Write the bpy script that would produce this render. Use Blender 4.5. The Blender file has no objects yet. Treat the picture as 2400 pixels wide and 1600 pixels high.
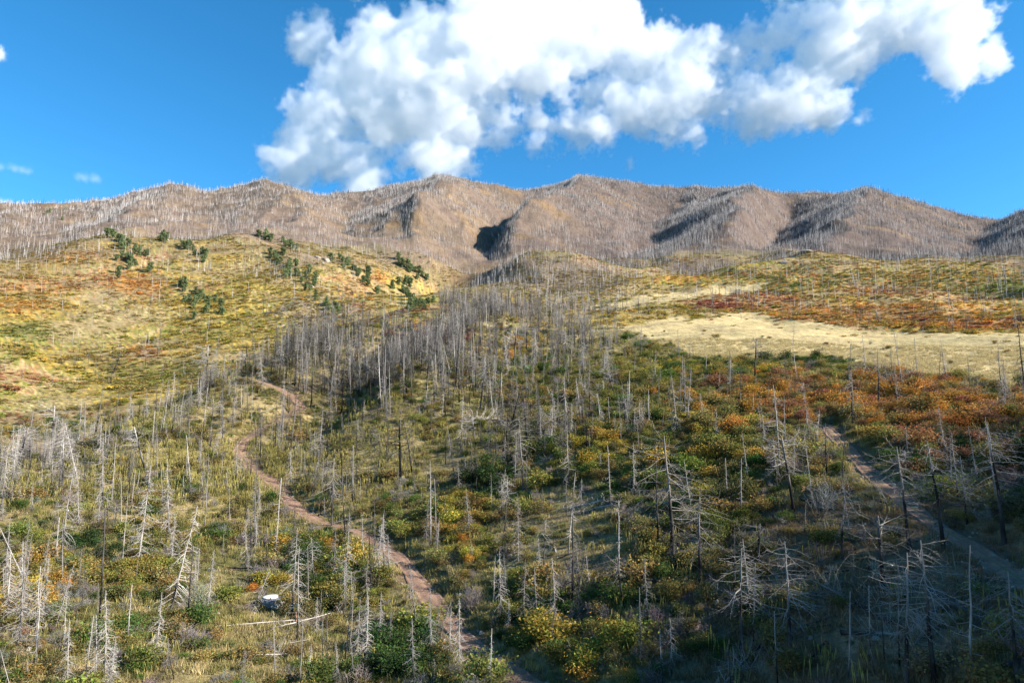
import bpy, math, random
import numpy as np

# ------------------------------------------------------------------ camera, sky, sun, exposure
PITCH = math.radians(6.6)
FPX = 1568.0            # focal length in the pixels of a 2352 x 1568 picture (24 mm on a 36 mm sensor)
scene = bpy.context.scene
C = scene.collection
cam_data = bpy.data.cameras.new('camera')
cam_data.lens = 24.0
cam_data.sensor_width = 36.0
cam_data.clip_start = 0.5
cam_data.clip_end = 40000.0
cam = bpy.data.objects.new('camera', cam_data)
C.objects.link(cam)
cam.location = (0, 0, 0)
cam.rotation_euler = (math.pi / 2 + PITCH, 0, 0)
scene.camera = cam

SUN_EL = math.radians(27.5)
SUN_AZ = math.radians(104.0)      # clockwise from +Y, the way the camera looks
world = bpy.data.worlds.new('World')
scene.world = world
world.use_nodes = True
wn = world.node_tree
sky = wn.nodes.new('ShaderNodeTexSky')
sky.sky_type = 'NISHITA'
sky.sun_disc = False
sky.sun_elevation = SUN_EL
sky.sun_rotation = SUN_AZ
sky.altitude = 2400.0
sky.air_density = 1.0
sky.dust_density = 0.25
sky.ozone_density = 5.0
bg = wn.nodes['Background']
bg.inputs['Strength'].default_value = 0.082
hs = wn.nodes.new('ShaderNodeHueSaturation')       # deep autumn blue of thin mountain air
hs.inputs['Saturation'].default_value = 1.2
hs.inputs['Hue'].default_value = 0.488
hs.inputs['Value'].default_value = 1.0
wn.links.new(sky.outputs[0], hs.inputs['Color'])
wn.links.new(hs.outputs[0], bg.inputs['Color'])

sun_data = bpy.data.lights.new('sun', 'SUN')
sun_data.energy = 4.2
sun_data.angle = math.radians(0.53)
sun_data.color = (1.0, 0.94, 0.85)
sun = bpy.data.objects.new('sun', sun_data)
C.objects.link(sun)
sun.rotation_euler = (math.pi / 2 - SUN_EL, 0, -SUN_AZ + math.pi)
scene.view_settings.view_transform = 'Standard'
scene.view_settings.look = 'None'
scene.view_settings.exposure = 1.68
scene.view_settings.gamma = 1.0
scene.view_settings.use_curve_mapping = False
scene.cycles.max_bounces = 22
scene.cycles.diffuse_bounces = 3
scene.cycles.glossy_bounces = 1
scene.cycles.transmission_bounces = 2
scene.cycles.transparent_max_bounces = 4
scene.cycles.volume_bounces = 20
scene.cycles.volume_step_rate = 4.0
scene.cycles.volume_max_steps = 256
scene.cycles.use_denoising = True
scene.cycles.denoiser = 'OPENIMAGEDENOISE'
scene.cycles.denoising_input_passes = 'RGB_ALBEDO_NORMAL'
scene.cycles.caustics_reflective = False
scene.cycles.caustics_refractive = False

rng = np.random.default_rng(7)
random.seed(7)

# ------------------------------------------------------------------ picture <-> place
CP, SP = math.cos(PITCH), math.sin(PITCH)
def ray(u, v):
    xc = (u - 1176.0) / FPX; yc = (784.0 - v) / FPX
    return xc, CP - yc * SP, SP + yc * CP
def pix(x, y, z):
    f = y * CP + z * SP; up = -y * SP + z * CP
    f = np.maximum(f, 1e-3)
    return 1176.0 + FPX * x / f, 784.0 - FPX * up / f

# ------------------------------------------------------------------ noise
def _hash(ix, iy, seed):
    h = (ix.astype(np.int64) * 374761393 + iy.astype(np.int64) * 668265263 + seed * 974634777) & 0x7fffffff
    h = ((h ^ (h >> 13)) * 1274126177) & 0x7fffffff
    h = ((h ^ (h >> 16)) * 69069 + 12345) & 0x7fffffff
    return ((h >> 7) & 0xffff) / 65535.0
def vnoise(x, y, seed=0):
    x = np.asarray(x, float); y = np.asarray(y, float)
    ix = np.floor(x); iy = np.floor(y); fx = x - ix; fy = y - iy
    ix = ix.astype(np.int64); iy = iy.astype(np.int64)
    wx = fx * fx * fx * (fx * (fx * 6 - 15) + 10); wy = fy * fy * fy * (fy * (fy * 6 - 15) + 10)
    a = _hash(ix, iy, seed); b = _hash(ix + 1, iy, seed); c = _hash(ix, iy + 1, seed); d = _hash(ix + 1, iy + 1, seed)
    return ((a * (1 - wx) + b * wx) * (1 - wy) + (c * (1 - wx) + d * wx) * wy) * 2 - 1
def fbm(x, y, octv=4, seed=0, gain=0.5):
    s = 0; a = 1; t = 0
    for k in range(octv):
        s = s + a * vnoise(x, y, seed + k * 17); t += a; a *= gain
        x, y = x * 1.6 + y * 1.2 + 3.1, -x * 1.2 + y * 1.6 + 7.7
    return s / t
def smooth(a, b, x):
    t = np.clip((x - a) / (b - a), 0, 1); return t * t * (3 - 2 * t)

# ------------------------------------------------------------------ the lie of the land: heights of known points
COLS = {
 0: [(1568,75),(1400,100),(1250,130),(1150,160),(1090,190),(1078,220),(1040,255),(950,315),(880,390),(800,490),(720,610),(660,730),(605,860),(580,980),(570,1150),(525,1500),(488,1950),(505,2300)],
 150: [(1568,75),(1400,100),(1250,130),(1150,157),(1090,180),(1060,198),(1066,228),(1030,258),(950,325),(880,400),(800,500),(720,625),(640,770),(570,900),(548,1000),(540,1200),(502,1600),(462,1980),(480,2300)],
 300: [(1568,72),(1400,98),(1250,128),(1150,155),(1050,183),(985,205),(1002,250),(960,290),(900,350),(820,450),(740,580),(660,730),(600,840),(545,950),(525,1050),(515,1300),(480,1650),(447,2000),(465,2300)],
 450: [(1568,70),(1400,97),(1250,125),(1150,150),(1050,178),(960,205),(900,228),(922,278),(900,325),(840,410),(760,540),(680,690),(620,800),(560,920),(538,1040),(520,1300),(480,1650),(430,2050),(450,2350)],
 600: [(1568,70),(1400,97),(1250,126),(1150,150),(1050,177),(960,200),(870,226),(835,250),(862,320),(840,375),(780,470),(700,620),(640,740),(580,860),(550,950),(530,1050),(510,1350),(427,2100),(445,2400)],
 750: [(1568,68),(1400,93),(1250,120),(1150,143),(1050,168),(960,195),(880,222),(800,268),(765,300),(792,380),(760,455),(700,590),(640,740),(590,870),(572,980),(438,2150),(455,2450)],
 900: [(1568,66),(1400,90),(1250,115),(1150,137),(1050,160),(960,185),(880,212),(800,262),(740,330),(718,370),(737,450),(700,560),(640,720),(600,850),(588,960),(560,1250),(500,1650),(430,2250),(450,2550)],
 1050: [(1568,64),(1400,86),(1250,109),(1150,130),(1050,153),(960,180),(880,208),(800,260),(740,340),(695,430),(706,520),(560,1250),(500,1750),(413,2400),(435,2700)],
 1200: [(1568,62),(1400,82),(1250,103),(1150,122),(1050,145),(960,173),(880,208),(800,270),(740,360),(705,450),(707,520),(680,600),(630,710),(592,930),(436,2550),(455,2850)],
 1350: [(1568,60),(1400,77),(1250,96),(1150,113),(1050,134),(960,162),(880,200),(800,270),(745,370),(710,480),(695,560),(650,680),(604,930),(560,1100),(500,1600),(450,2100),(412,2520),(435,2850)],
 1500: [(1568,58),(1400,73),(1250,90),(1150,106),(1050,125),(960,152),(880,190),(820,240),(770,310),(735,400),(700,500),(670,600),(645,790),(600,950),(428,2550),(450,2850)],
 1650: [(1568,57),(1400,70),(1250,85),(1150,100),(1050,118),(960,144),(880,182),(840,212),(790,275),(745,380),(700,510),(660,640),(620,780),(585,950),(432,2500),(455,2850)],
 1800: [(1568,55),(1400,67),(1250,80),(1150,94),(1050,111),(960,138),(880,178),(840,215),(800,265),(750,385),(700,510),(650,660),(605,790),(600,880),(580,1000),(443,2480),(465,2800)],
 2000: [(1568,52),(1400,64),(1250,77),(1150,90),(1050,107),(960,134),(900,162),(860,200),(800,285),(750,410),(690,550),(640,700),(603,830),(600,950),(560,1200),(450,2350),(470,2650)],
 2200: [(1568,50),(1400,62),(1250,75),(1150,88),(1050,105),(960,130),(900,160),(860,205),(800,295),(755,410),(690,560),(640,700),(600,850),(592,1000),(560,1250),(488,2150),(505,2500)],
 2352: [(1568,48),(1400,60),(1250,73),(1150,86),(1050,103),(960,128),(900,160),(860,210),(800,300),(755,420),(690,570),(640,700),(600,850),(590,1000),(555,1250),(494,2100),(510,2450)],
}
RIDGES = [
 # low hill in front with its shaded flank
 (1040,672,640),(1100,620,720),(1180,586,800),(1230,579,830),(1300,590,840),(1400,611,800),(1500,634,730),
 (1000,665,740),(1042,612,920),(1100,582,1040),
 # foothill on the right
 (1850,577,860),(1920,588,850),(1760,612,860),
]
SPURS = [  # picture point and distance along each line, height, half width
 ([(1040,672,640),(1100,620,720),(1180,586,800),(1230,579,830)], 5, 50),
 ([(1000,665,740),(1042,612,920),(1100,582,1040)], -48, 64),
]
# crests of the mountain: picture u at the skyline and at the foot, then where the gully to the next crest lies and how deep it is
CRESTS = [(-700,-600,.5,45),(-330,-260,.5,42),(90,20,.6,30),(430,330,.45,30),(600,770,.42,46),(1000,950,.78,104),(1330,1190,.52,100),(1705,1650,.30,102),(1985,1900,.62,66),(2420,2330,.5,50),(2750,2650,.5,60),(3200,3100,.5,50)]
NEAR_SPURS = [
 ([(1130,760,335),(1020,830,252),(940,900,206),(885,965,186)], 4.5, 15),
 ([(1010,755,335),(900,830,256),(800,895,212),(735,945,196)], -6.5, 16),
]
WORLD_PTS = [  # beyond the frame: azimuth degrees, distance, height
 (50,60,-12),(50,100,2),(50,160,12),(50,300,30),(50,600,110),(50,1000,230),(50,2000,560),(50,3500,600),
 (62,40,-15),(62,70,-2),(62,110,19),(62,150,31),(62,210,30),(62,330,34),(62,700,100),(62,2000,400),
 (78,35,-15),(78,60,1),(78,100,26),(78,150,39),(78,220,37),(78,400,45),(78,1500,200),
 (98,35,-17),(98,60,-5),(98,110,19),(98,180,26),(98,300,22),(98,800,20),(98,2500,60),
 (130,40,-26),(130,120,-20),(130,400,-30),(130,2500,-60),(170,40,-32),(170,150,-40),(170,600,-60),(170,2500,-120),
 (-170,40,-32),(-170,150,-40),(-170,600,-60),(-170,2500,-120),
 (-130,40,-32),(-130,150,-38),(-130,600,-50),(-130,2500,-60),(-90,40,-32),(-90,150,-36),(-90,400,-20),(-90,1000,60),(-90,2500,200),
 (-60,40,-31),(-60,100,-32),(-60,200,-26),(-60,400,10),(-60,900,170),(-60,2000,480),(-60,3000,460),
 (-48,60,-30),(-48,110,-30),(-48,210,-22),(-48,400,25),(-48,860,190),(-48,1900,560),(-48,2600,560),
 (0,40,-26),(20,38,-22),(-20,42,-28),(36,36,-19),(-36,44,-30),
]
pts = []
for u, col in COLS.items():
    sky_r = col[-2][1]
    foot = [q for q in col if q[1] <= 1080][-1]
    for v, r in col:
        if 1080 < r < sky_r: continue
        x, y, z = ray(u, v); h = math.hypot(x, y)
        pts.append((math.atan2(x, y), math.log(r), z / h))
    x0, y0, z0 = ray(u, foot[0]); x1, y1, z1 = ray(u, col[-2][0])
    e0 = z0 / math.hypot(x0, y0) * foot[1]; e1 = z1 / math.hypot(x1, y1) * sky_r
    for t in (0.25, 0.5, 0.75):
        r = foot[1] + (sky_r - foot[1]) * t
        pts.append((math.atan2(x1, y1), math.log(r), (e0 + (e1 - e0) * t ** 1.06) / r))
    x, y, z = ray(u, col[-1][0]); h = math.hypot(x, y)
    pts.append((math.atan2(x, y), math.log(3600), z / h * 0.72))
for u, v, r in RIDGES:
    x, y, z = ray(u, v); h = math.hypot(x, y)
    pts.append((math.atan2(x, y), math.log(r), z / h))
for a, r, z in WORLD_PTS:
    pts.append((math.radians(a), math.log(r), z / r))
pts = np.array(pts)
def _phi(d2): return 0.5 * d2 * np.log(d2 + 1e-12)
N = len(pts)
K = np.zeros((N + 3, N + 3))
d2 = (pts[:, None, 0] - pts[None, :, 0]) ** 2 + (pts[:, None, 1] - pts[None, :, 1]) ** 2
K[:N, :N] = _phi(d2) + np.eye(N) * 2e-5
K[:N, N] = 1; K[:N, N + 1] = pts[:, 0]; K[:N, N + 2] = pts[:, 1]
K[N:, :N] = K[:N, N:].T
wts = np.linalg.solve(K, np.concatenate([pts[:, 2], [0, 0, 0]]))
def rbf(th, lr):
    out = np.empty(th.shape)
    for i in range(th.shape[0]):
        q = (th[i][:, None] - pts[None, :, 0]) ** 2 + (lr[i][:, None] - pts[None, :, 1]) ** 2
        out[i] = _phi(q) @ wts[:N] + wts[N] + wts[N + 1] * th[i] + wts[N + 2] * lr[i]
    return out
# coarse solution on a regular (azimuth, log distance) grid, resampled below
GT = np.concatenate([np.radians(np.arange(-180, -56, 4.0)), np.radians(np.arange(-56, 56, 0.14)), np.radians(np.arange(56, 181, 3.0))])
GL = np.linspace(math.log(22.0), math.log(3600.0), 640)
TT, LL = np.meshgrid(GT, GL, indexing='ij')
ct = np.concatenate([np.radians(np.arange(-180, -56, 4.0)), np.radians(np.arange(-56, 56, 0.7)), np.radians(np.arange(56, 181, 3.0))])
cl = np.linspace(GL[0], GL[-1], 220)
ctt, cll = np.meshgrid(ct, cl, indexing='ij')
coarse = rbf(ctt, cll)
def resample(g, ax, ay, x, y):
    i = np.clip(np.searchsorted(ax, x) - 1, 0, len(ax) - 2); fx = np.clip((x - ax[i]) / (ax[i + 1] - ax[i]), 0, 1)
    t = (y - ay[0]) / (ay[1] - ay[0]); j = np.clip(np.floor(t).astype(int), 0, len(ay) - 2); fy = np.clip(t - j, 0, 1)
    return (g[i, j] * (1 - fx) + g[i + 1, j] * fx) * (1 - fy) + (g[i, j + 1] * (1 - fx) + g[i + 1, j + 1] * fx) * fy
RR = np.exp(LL)
GX = RR * np.sin(TT); GY = RR * np.cos(TT)
GZ = resample(coarse, ct, cl, TT, LL) * RR
# spurs and gullies of the mountain: raised and cut along the lines given above
def along(x, y, line, wid):
    d = np.full(x.shape, 1e9)
    for (x0, y0), (x1, y1) in zip(line[:-1], line[1:]):
        dx, dy = x1 - x0, y1 - y0
        t = np.clip(((x - x0) * dx + (y - y0) * dy) / (dx * dx + dy * dy), 0, 1)
        d = np.minimum(d, np.hypot(x - x0 - t * dx, y - y0 - t * dy))
    return np.exp(-(d / wid) ** 2)
def flat_line(P):
    out = []
    for u, v, r in P:
        x, y, z = ray(u, v); h = math.hypot(x, y); out.append((r * x / h, r * y / h))
    return out
mfar = np.nonzero(np.exp(GL) > 480)[0][0]
MX, MY = GX[:, mfar:], GY[:, mfar:]
wob = 45 * fbm(MX / 260, MY / 260, 3, 31)
for P, amp, wid in SPURS:
    GZ[:, mfar:] += amp * along(MX + wob, MY + wob * 0.5, flat_line(P), wid) * (1 - 0.85 * smooth(1950, 2400, RR[:, mfar:]))
tt_ = np.clip((RR - 1050) / 1200, 0, 1.15)
wob2 = 38 * fbm(GX / 330, GY / 330, 3, 35) + 12 * fbm(GX / 90, GY / 90, 2, 36)
UU = 1176.0 + FPX * (GX + wob2) / np.maximum(GY, 1.0) * 0.94
depth_ = smooth(980, 1480, RR) * (1 - 0.90 * smooth(2050, 2450, RR - 150 * np.exp(-((UU - 1250) / 190) ** 2)))
prof = np.zeros(GX.shape)
for (a0, a1, tv, A), (b0, b1, _, _) in zip(CRESTS[:-1], CRESTS[1:]):
    ca = a1 + (a0 - a1) * tt_; cb = b1 + (b0 - b1) * tt_
    f_ = (UU - ca) / (cb - ca); m_ = (f_ >= 0) & (f_ < 1) & (GY > 300)
    q_ = np.where(f_ < tv, 1 - f_ / tv, (f_ - tv) / (1 - tv))
    q_ = q_ * 0.72 + smooth(0, 1, q_) * 0.28
    prof = np.where(m_, A * (q_ - 0.55), prof)
for _ in range(7):      # soften crests and gullies a little
    prof[1:-1] = 0.25 * prof[:-2] + 0.5 * prof[1:-1] + 0.25 * prof[2:]
GZ += prof * depth_
rill = 1 - 2.2 * np.abs(vnoise(UU / 62 + 0.5 * fbm(GX / 150, GY / 150, 2, 39), LL * 2.2, 43)) + 0.5 * (1 - 2.2 * np.abs(vnoise(UU / 27, LL * 5.0, 44)))
GZ += 3.6 * rill * smooth(1000, 1400, RR) * (1 - 0.6 * smooth(2200, 2500, RR)) * (GY > 300)      # gullies down the fall line
for P, amp, wid in NEAR_SPURS:
    GZ += amp * along(GX + 3 * fbm(GX / 20, GY / 20, 2, 33), GY, flat_line(P), wid) * (RR < 480)
knoll = smooth(math.radians(43), math.radians(50), TT) * (1 - smooth(math.radians(100), math.radians(115), TT)) * smooth(55, 90, RR) * (1 - smooth(300, 400, RR))
GZ += knoll * (7 * fbm(GX / 30, GY / 30, 3, 37) + 3.0 * fbm(GX / 9, GY / 9, 2, 38))
# relief: each wavelength only where it is far enough away to keep the known points
calm = np.ones(GX.shape)
for lam, amp, sd in ((420, 12, 1), (150, 9, 2), (70, 5.5, 3), (34, 1.5, 4), (14, 0.55, 5), (5, 0.20, 6), (2.2, 0.08, 7)):
    far = smooth(lam * 2.6, lam * 6.5, RR) if lam > 20 else 1.0
    n = fbm(GX / lam, GY / lam, 2, sd)
    if lam >= 70: n = 0.35 - np.abs(n) * 1.6     # ridged
    GZ += amp * far * n

# ------------------------------------------------------------------ height look-up and ray casting onto the land
def height(x, y):
    x = np.asarray(x, float); y = np.asarray(y, float)
    return resample(GZ, GT, GL, np.arctan2(x, y), np.log(np.maximum(np.hypot(x, y), 22.1)))
_rs = np.exp(np.linspace(math.log(24), math.log(3500), 2600))
def ground(u, v, r_min=24.0):
    """first point of the land that the sight line through picture point (u, v) meets"""
    x, y, z = ray(u, v); h = math.hypot(x, y)
    g = height(_rs * x / h, _rs * y / h); s = _rs * z / h
    k = np.nonzero((g >= s) & (_rs > r_min))[0]
    if len(k) == 0: return None
    i = max(k[0], 1)
    a, b = g[i - 1] - s[i - 1], g[i] - s[i]
    t = a / (a - b) if a != b else 0.0
    r = _rs[i - 1] + (_rs[i] - _rs[i - 1]) * min(max(t, 0), 1)
    px, py = r * x / h, r * y / h
    return np.array([px, py, float(height(px, py))])

def densify(P, step):
    P = np.array(P, float)
    # Catmull-Rom through the points, then even steps
    Q = np.vstack([2 * P[0] - P[1], P, 2 * P[-1] - P[-2]])
    out = []
    for i in range(1, len(Q) - 2):
        t = np.linspace(0, 1, 24, endpoint=False)[:, None]
        p0, p1, p2, p3 = Q[i - 1], Q[i], Q[i + 1], Q[i + 2]
        out.append(0.5 * ((2 * p1) + (-p0 + p2) * t + (2 * p0 - 5 * p1 + 4 * p2 - p3) * t ** 2 + (-p0 + 3 * p1 - 3 * p2 + p3) * t ** 3))
    out = np.vstack(out + [P[-1:]])
    d = np.concatenate([[0], np.cumsum(np.hypot(*np.diff(out[:, :2], axis=0).T))])
    s = np.arange(0, d[-1], step)
    return np.stack([np.interp(s, d, out[:, k]) for k in range(out.shape[1])], 1)
def smooth_line(a, n):
    k = np.ones(n) / n
    return np.convolve(np.pad(a, (n // 2, n - 1 - n // 2), mode='edge'), k, mode='valid')

TRACKS = {
 'main': dict(px=[(1330,1640),(1250,1585),(1180,1540),(1110,1498),(1045,1440),(995,1380),(955,1325),(912,1275),(860,1237),(795,1212),(735,1196),(690,1168),(642,1122),(602,1086),(566,1058),(549,1034),(575,1000),(640,965),(690,938),(668,908),(625,884),(582,869),(556,862)], w=1.6, cut=0.7),
 'right': dict(px=[(1893,968),(1912,992),(1945,1025),(1985,1066),(2035,1112),(2095,1160),(2155,1203),(2235,1252),(2315,1303),(2400,1360),(2500,1430)], w=1.25, cut=0.8),
}
for T in TRACKS.values():
    P = [ground(u, v) for u, v in T['px']]
    L = densify([p for p in P if p is not None], 0.5)
    L[:, 2] = smooth_line(smooth_line(height(L[:, 0], L[:, 1]), 15), 9) - T['cut'] * 0.45
    T['line'] = L
near = np.nonzero((RR[0] < 330) & (RR[0] > 30))[0]
sub = np.ix_(np.nonzero(np.abs(GT) < 0.95)[0], near)
sx, sy, sz = GX[sub], GY[sub], GZ[sub]
TRACKD = np.full(GX.shape, 99.0)
td = np.full(sx.shape, 99.0)
for T in TRACKS.values():
    L = T['line']
    best = np.full(sx.shape, 1e9); bi = np.zeros(sx.shape, int)
    for i in range(0, len(L), 2):
        d = (sx - L[i, 0]) ** 2 + (sy - L[i, 1]) ** 2
        m = d < best; best[m] = d[m]; bi[m] = i
    best = np.sqrt(best)
    w = T['w']
    k = 1 - smooth(w + 0.2, w + 3.0, best)
    sz[:] = sz * (1 - k) + L[bi, 2] * k - (best < w + 0.15) * 0.05
    td = np.minimum(td, best - w)
GZ[sub] = sz; TRACKD[sub] = td

# ------------------------------------------------------------------ small mesh helpers
def mesh_from(name, verts, faces, smooth_shade=False):
    m = bpy.data.meshes.new(name)
    v = np.asarray(verts, np.float32)
    m.vertices.add(len(v)); m.vertices.foreach_set('co', v.ravel())
    if isinstance(faces, np.ndarray):
        n = faces.shape[1]; f = faces.astype(np.int32)
        m.loops.add(f.size); m.loops.foreach_set('vertex_index', f.ravel())
        m.polygons.add(len(f))
        m.polygons.foreach_set('loop_start', np.arange(0, f.size, n, dtype=np.int32))
        m.polygons.foreach_set('loop_total', np.full(len(f), n, np.int32))
    else:
        flat = [i for f in faces for i in f]; tot = [len(f) for f in faces]
        m.loops.add(len(flat)); m.loops.foreach_set('vertex_index', flat)
        m.polygons.add(len(tot))
        m.polygons.foreach_set('loop_start', np.concatenate([[0], np.cumsum(tot)[:-1]]).astype(np.int32))
        m.polygons.foreach_set('loop_total', np.array(tot, np.int32))
    if smooth_shade: m.polygons.foreach_set('use_smooth', np.ones(len(m.polygons), bool))
    m.update(calc_edges=True); m.validate()
    return m
def set_color(m, name, cols, domain='POINT'):
    a = m.attributes.new(name, 'FLOAT_COLOR', domain)
    c = np.ones((len(cols), 4), np.float32); c[:, :3] = cols
    a.data.foreach_set('color', c.ravel())
def link(name, data, mat=None, parent=None, **props):
    o = bpy.data.objects.new(name, data); C.objects.link(o)
    if mat is not None and data is not None and not data.materials: data.materials.append(mat)
    if parent is not None: o.parent = parent
    for k, v in props.items(): o[k] = v
    return o

# ------------------------------------------------------------------ materials
def new_mat(name):
    m = bpy.data.materials.new(name); m.use_nodes = True
    nt = m.node_tree; b = nt.nodes['Principled BSDF']
    b.inputs['Roughness'].default_value = 0.9
    b.inputs['Specular IOR Level'].default_value = 0.12
    return m, nt, b
def node(nt, kind, **kw):
    n = nt.nodes.new(kind)
    for k, v in kw.items():
        if k in n.inputs: n.inputs[k].default_value = v
        else: setattr(n, k, v)
    return n
def mixc(nt, mode, fac, a, b):
    n = nt.nodes.new('ShaderNodeMix'); n.data_type = 'RGBA'; n.blend_type = mode
    for s, v in ((n.inputs[0], fac), (n.inputs[6], a), (n.inputs[7], b)):
        if hasattr(v, 'is_linked'): nt.links.new(v, s)
        else: s.default_value = v
    return n.outputs[2]
def noise_fac(nt, scale, detail=4, lo=0.35, hi=0.65, coord=None, rough=0.6):
    n = node(nt, 'ShaderNodeTexNoise', Scale=scale, Detail=detail, Roughness=rough)
    if coord is not None: nt.links.new(coord, n.inputs['Vector'])
    r = node(nt, 'ShaderNodeMapRange'); r.inputs[1].default_value = lo; r.inputs[2].default_value = hi
    nt.links.new(n.outputs['Fac'], r.inputs[0])
    return r.outputs[0], n.outputs['Fac']
def bump(nt, b, fac, strength, dist):
    n = node(nt, 'ShaderNodeBump', Strength=strength, Distance=dist)
    nt.links.new(fac, n.inputs['Height']); nt.links.new(n.outputs[0], b.inputs['Normal'])

def mat_ground():
    m, nt, b = new_mat('ground')
    at = node(nt, 'ShaderNodeAttribute', attribute_name='col')
    geo = node(nt, 'ShaderNodeNewGeometry')
    f1, _ = noise_fac(nt, 0.35, 6, 0.3, 0.7, geo.outputs['Position'])
    f2, h2 = noise_fac(nt, 2.6, 6, 0.3, 0.7, geo.outputs['Position'], 0.7)
    f3, _ = noise_fac(nt, 0.05, 5, 0.35, 0.65, geo.outputs['Position'], 0.7)
    c = mixc(nt, 'MULTIPLY', 1.0, at.outputs['Color'], mixc(nt, 'MIX', f1, (0.72, 0.72, 0.72, 1), (1.25, 1.22, 1.15, 1)))
    c = mixc(nt, 'MULTIPLY', 1.0, c, mixc(nt, 'MIX', f2, (0.6, 0.6, 0.6, 1), (1.35, 1.33, 1.28, 1)))
    c = mixc(nt, 'MULTIPLY', 1.0, c, mixc(nt, 'MIX', f3, (0.85, 0.82, 0.82, 1), (1.14, 1.14, 1.1, 1)))
    nt.links.new(c, b.inputs['Base Color'])
    bump(nt, b, h2, 0.9, 0.35)
    return m
def mat_track():
    m, nt, b = new_mat('red_brown_dirt')
    geo = node(nt, 'ShaderNodeNewGeometry')
    uv = node(nt, 'ShaderNodeAttribute', attribute_name='across')
    f1, _ = noise_fac(nt, 0.8, 6, 0.3, 0.7, geo.outputs['Position'], 0.7)
    f2, h2 = noise_fac(nt, 5.0, 6, 0.3, 0.7, geo.outputs['Position'], 0.75)
    c = mixc(nt, 'MIX', f1, (0.170, 0.098, 0.064, 1), (0.320, 0.200, 0.138, 1))
    c = mixc(nt, 'MULTIPLY', 1.0, c, mixc(nt, 'MIX', f2, (0.70, 0.70, 0.70, 1), (1.25, 1.25, 1.25, 1)))
    # grass creeping in between the wheel ruts and at the sides
    g = node(nt, 'ShaderNodeMath', operation='ADD'); nt.links.new(uv.outputs['Fac'], g.inputs[0])
    s = node(nt, 'ShaderNodeMath', operation='MULTIPLY'); s.inputs[1].default_value = 0.75; nt.links.new(f1, s.inputs[0]); nt.links.new(s.outputs[0], g.inputs[1])
    r = node(nt, 'ShaderNodeMapRange'); r.inputs[1].default_value = 0.95; r.inputs[2].default_value = 1.25; nt.links.new(g.outputs[0], r.inputs[0])
    c = mixc(nt, 'MIX', r.outputs[0], c, (0.17, 0.145, 0.06, 1))
    nt.links.new(c, b.inputs['Base Color'])
    bump(nt, b, h2, 0.8, 0.12)
    return m
def mat_tinted(name, attr, kind='leaf', translucent=0.3):
    """colour of a plant: the tint its object or its place carries, times the mesh's own variation"""
    m, nt, b = new_mat(name)
    at = node(nt, 'ShaderNodeAttribute', attribute_name=attr, attribute_type='INSTANCER')
    vc = node(nt, 'ShaderNodeAttribute', attribute_name='shade')
    c = mixc(nt, 'MULTIPLY', 1.0, at.outputs['Color'], vc.outputs['Color'])
    nt.links.new(c, b.inputs['Base Color'])
    if translucent:
        tr = node(nt, 'ShaderNodeBsdfTranslucent'); nt.links.new(c, tr.inputs['Color'])
        mx = node(nt, 'ShaderNodeMixShader'); mx.inputs[0].default_value = translucent
        nt.links.new(b.outputs[0], mx.inputs[1]); nt.links.new(tr.outputs[0], mx.inputs[2])
        nt.links.new(mx.outputs[0], nt.nodes['Material Output'].inputs['Surface'])
    return m
def mat_wood(name):
    """weathered grey wood; the mesh carries how far each tree is charred"""
    m, nt, b = new_mat(name)
    vc = node(nt, 'ShaderNodeAttribute', attribute_name='shade')
    at = node(nt, 'ShaderNodeAttribute', attribute_name='tint', attribute_type='INSTANCER')
    tc = node(nt, 'ShaderNodeTexCoord')
    mp = node(nt, 'ShaderNodeMapping'); mp.inputs['Scale'].default_value = (7, 7, 1.1)
    nt.links.new(tc.outputs['Object'], mp.inputs['Vector'])
    f, h = noise_fac(nt, 1.0, 5, 0.3, 0.7, mp.outputs[0], 0.7)
    c = mixc(nt, 'MULTIPLY', 1.0, vc.outputs['Color'], at.outputs['Color'])
    c = mixc(nt, 'MULTIPLY', 1.0, c, mixc(nt, 'MIX', f, (0.55, 0.54, 0.53, 1), (1.25, 1.22, 1.18, 1)))
    nt.links.new(c, b.inputs['Base Color'])
    return m
def mat_plain(name, col, scale=6.0, var=0.3, rough=0.85, bumpd=0.03, metal=0.0):
    m, nt, b = new_mat(name)
    tc = node(nt, 'ShaderNodeTexCoord')
    f, h = noise_fac(nt, scale, 6, 0.3, 0.7, tc.outputs['Object'], 0.7)
    lo = tuple(c * (1 - var) for c in col) + (1,); hi = tuple(min(1, c * (1 + var)) for c in col) + (1,)
    nt.links.new(mixc(nt, 'MIX', f, lo, hi), b.inputs['Base Color'])
    b.inputs['Roughness'].default_value = rough; b.inputs['Metallic'].default_value = metal
    if bumpd: bump(nt, b, h, 0.6, bumpd)
    return m
M_GROUND = mat_ground(); M_TRACK = mat_track()
M_LEAF = mat_tinted('leaves', 'tint'); M_GRASS = mat_tinted('dry_grass', 'tint', translucent=0.35)
M_NEEDLE = mat_tinted('needles', 'tint', translucent=0.4)
M_WOOD = mat_wood('dead_wood')
M_TWIG = mat_plain('shrub_stems', (0.16, 0.13, 0.105), 8, 0.3, bumpd=0)
M_BARK = mat_plain('bark', (0.12, 0.085, 0.06), 8, 0.3, bumpd=0)
M_ROCK = mat_plain('rock', (0.30, 0.255, 0.205), 1.2, 0.35, bumpd=0.2)

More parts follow.
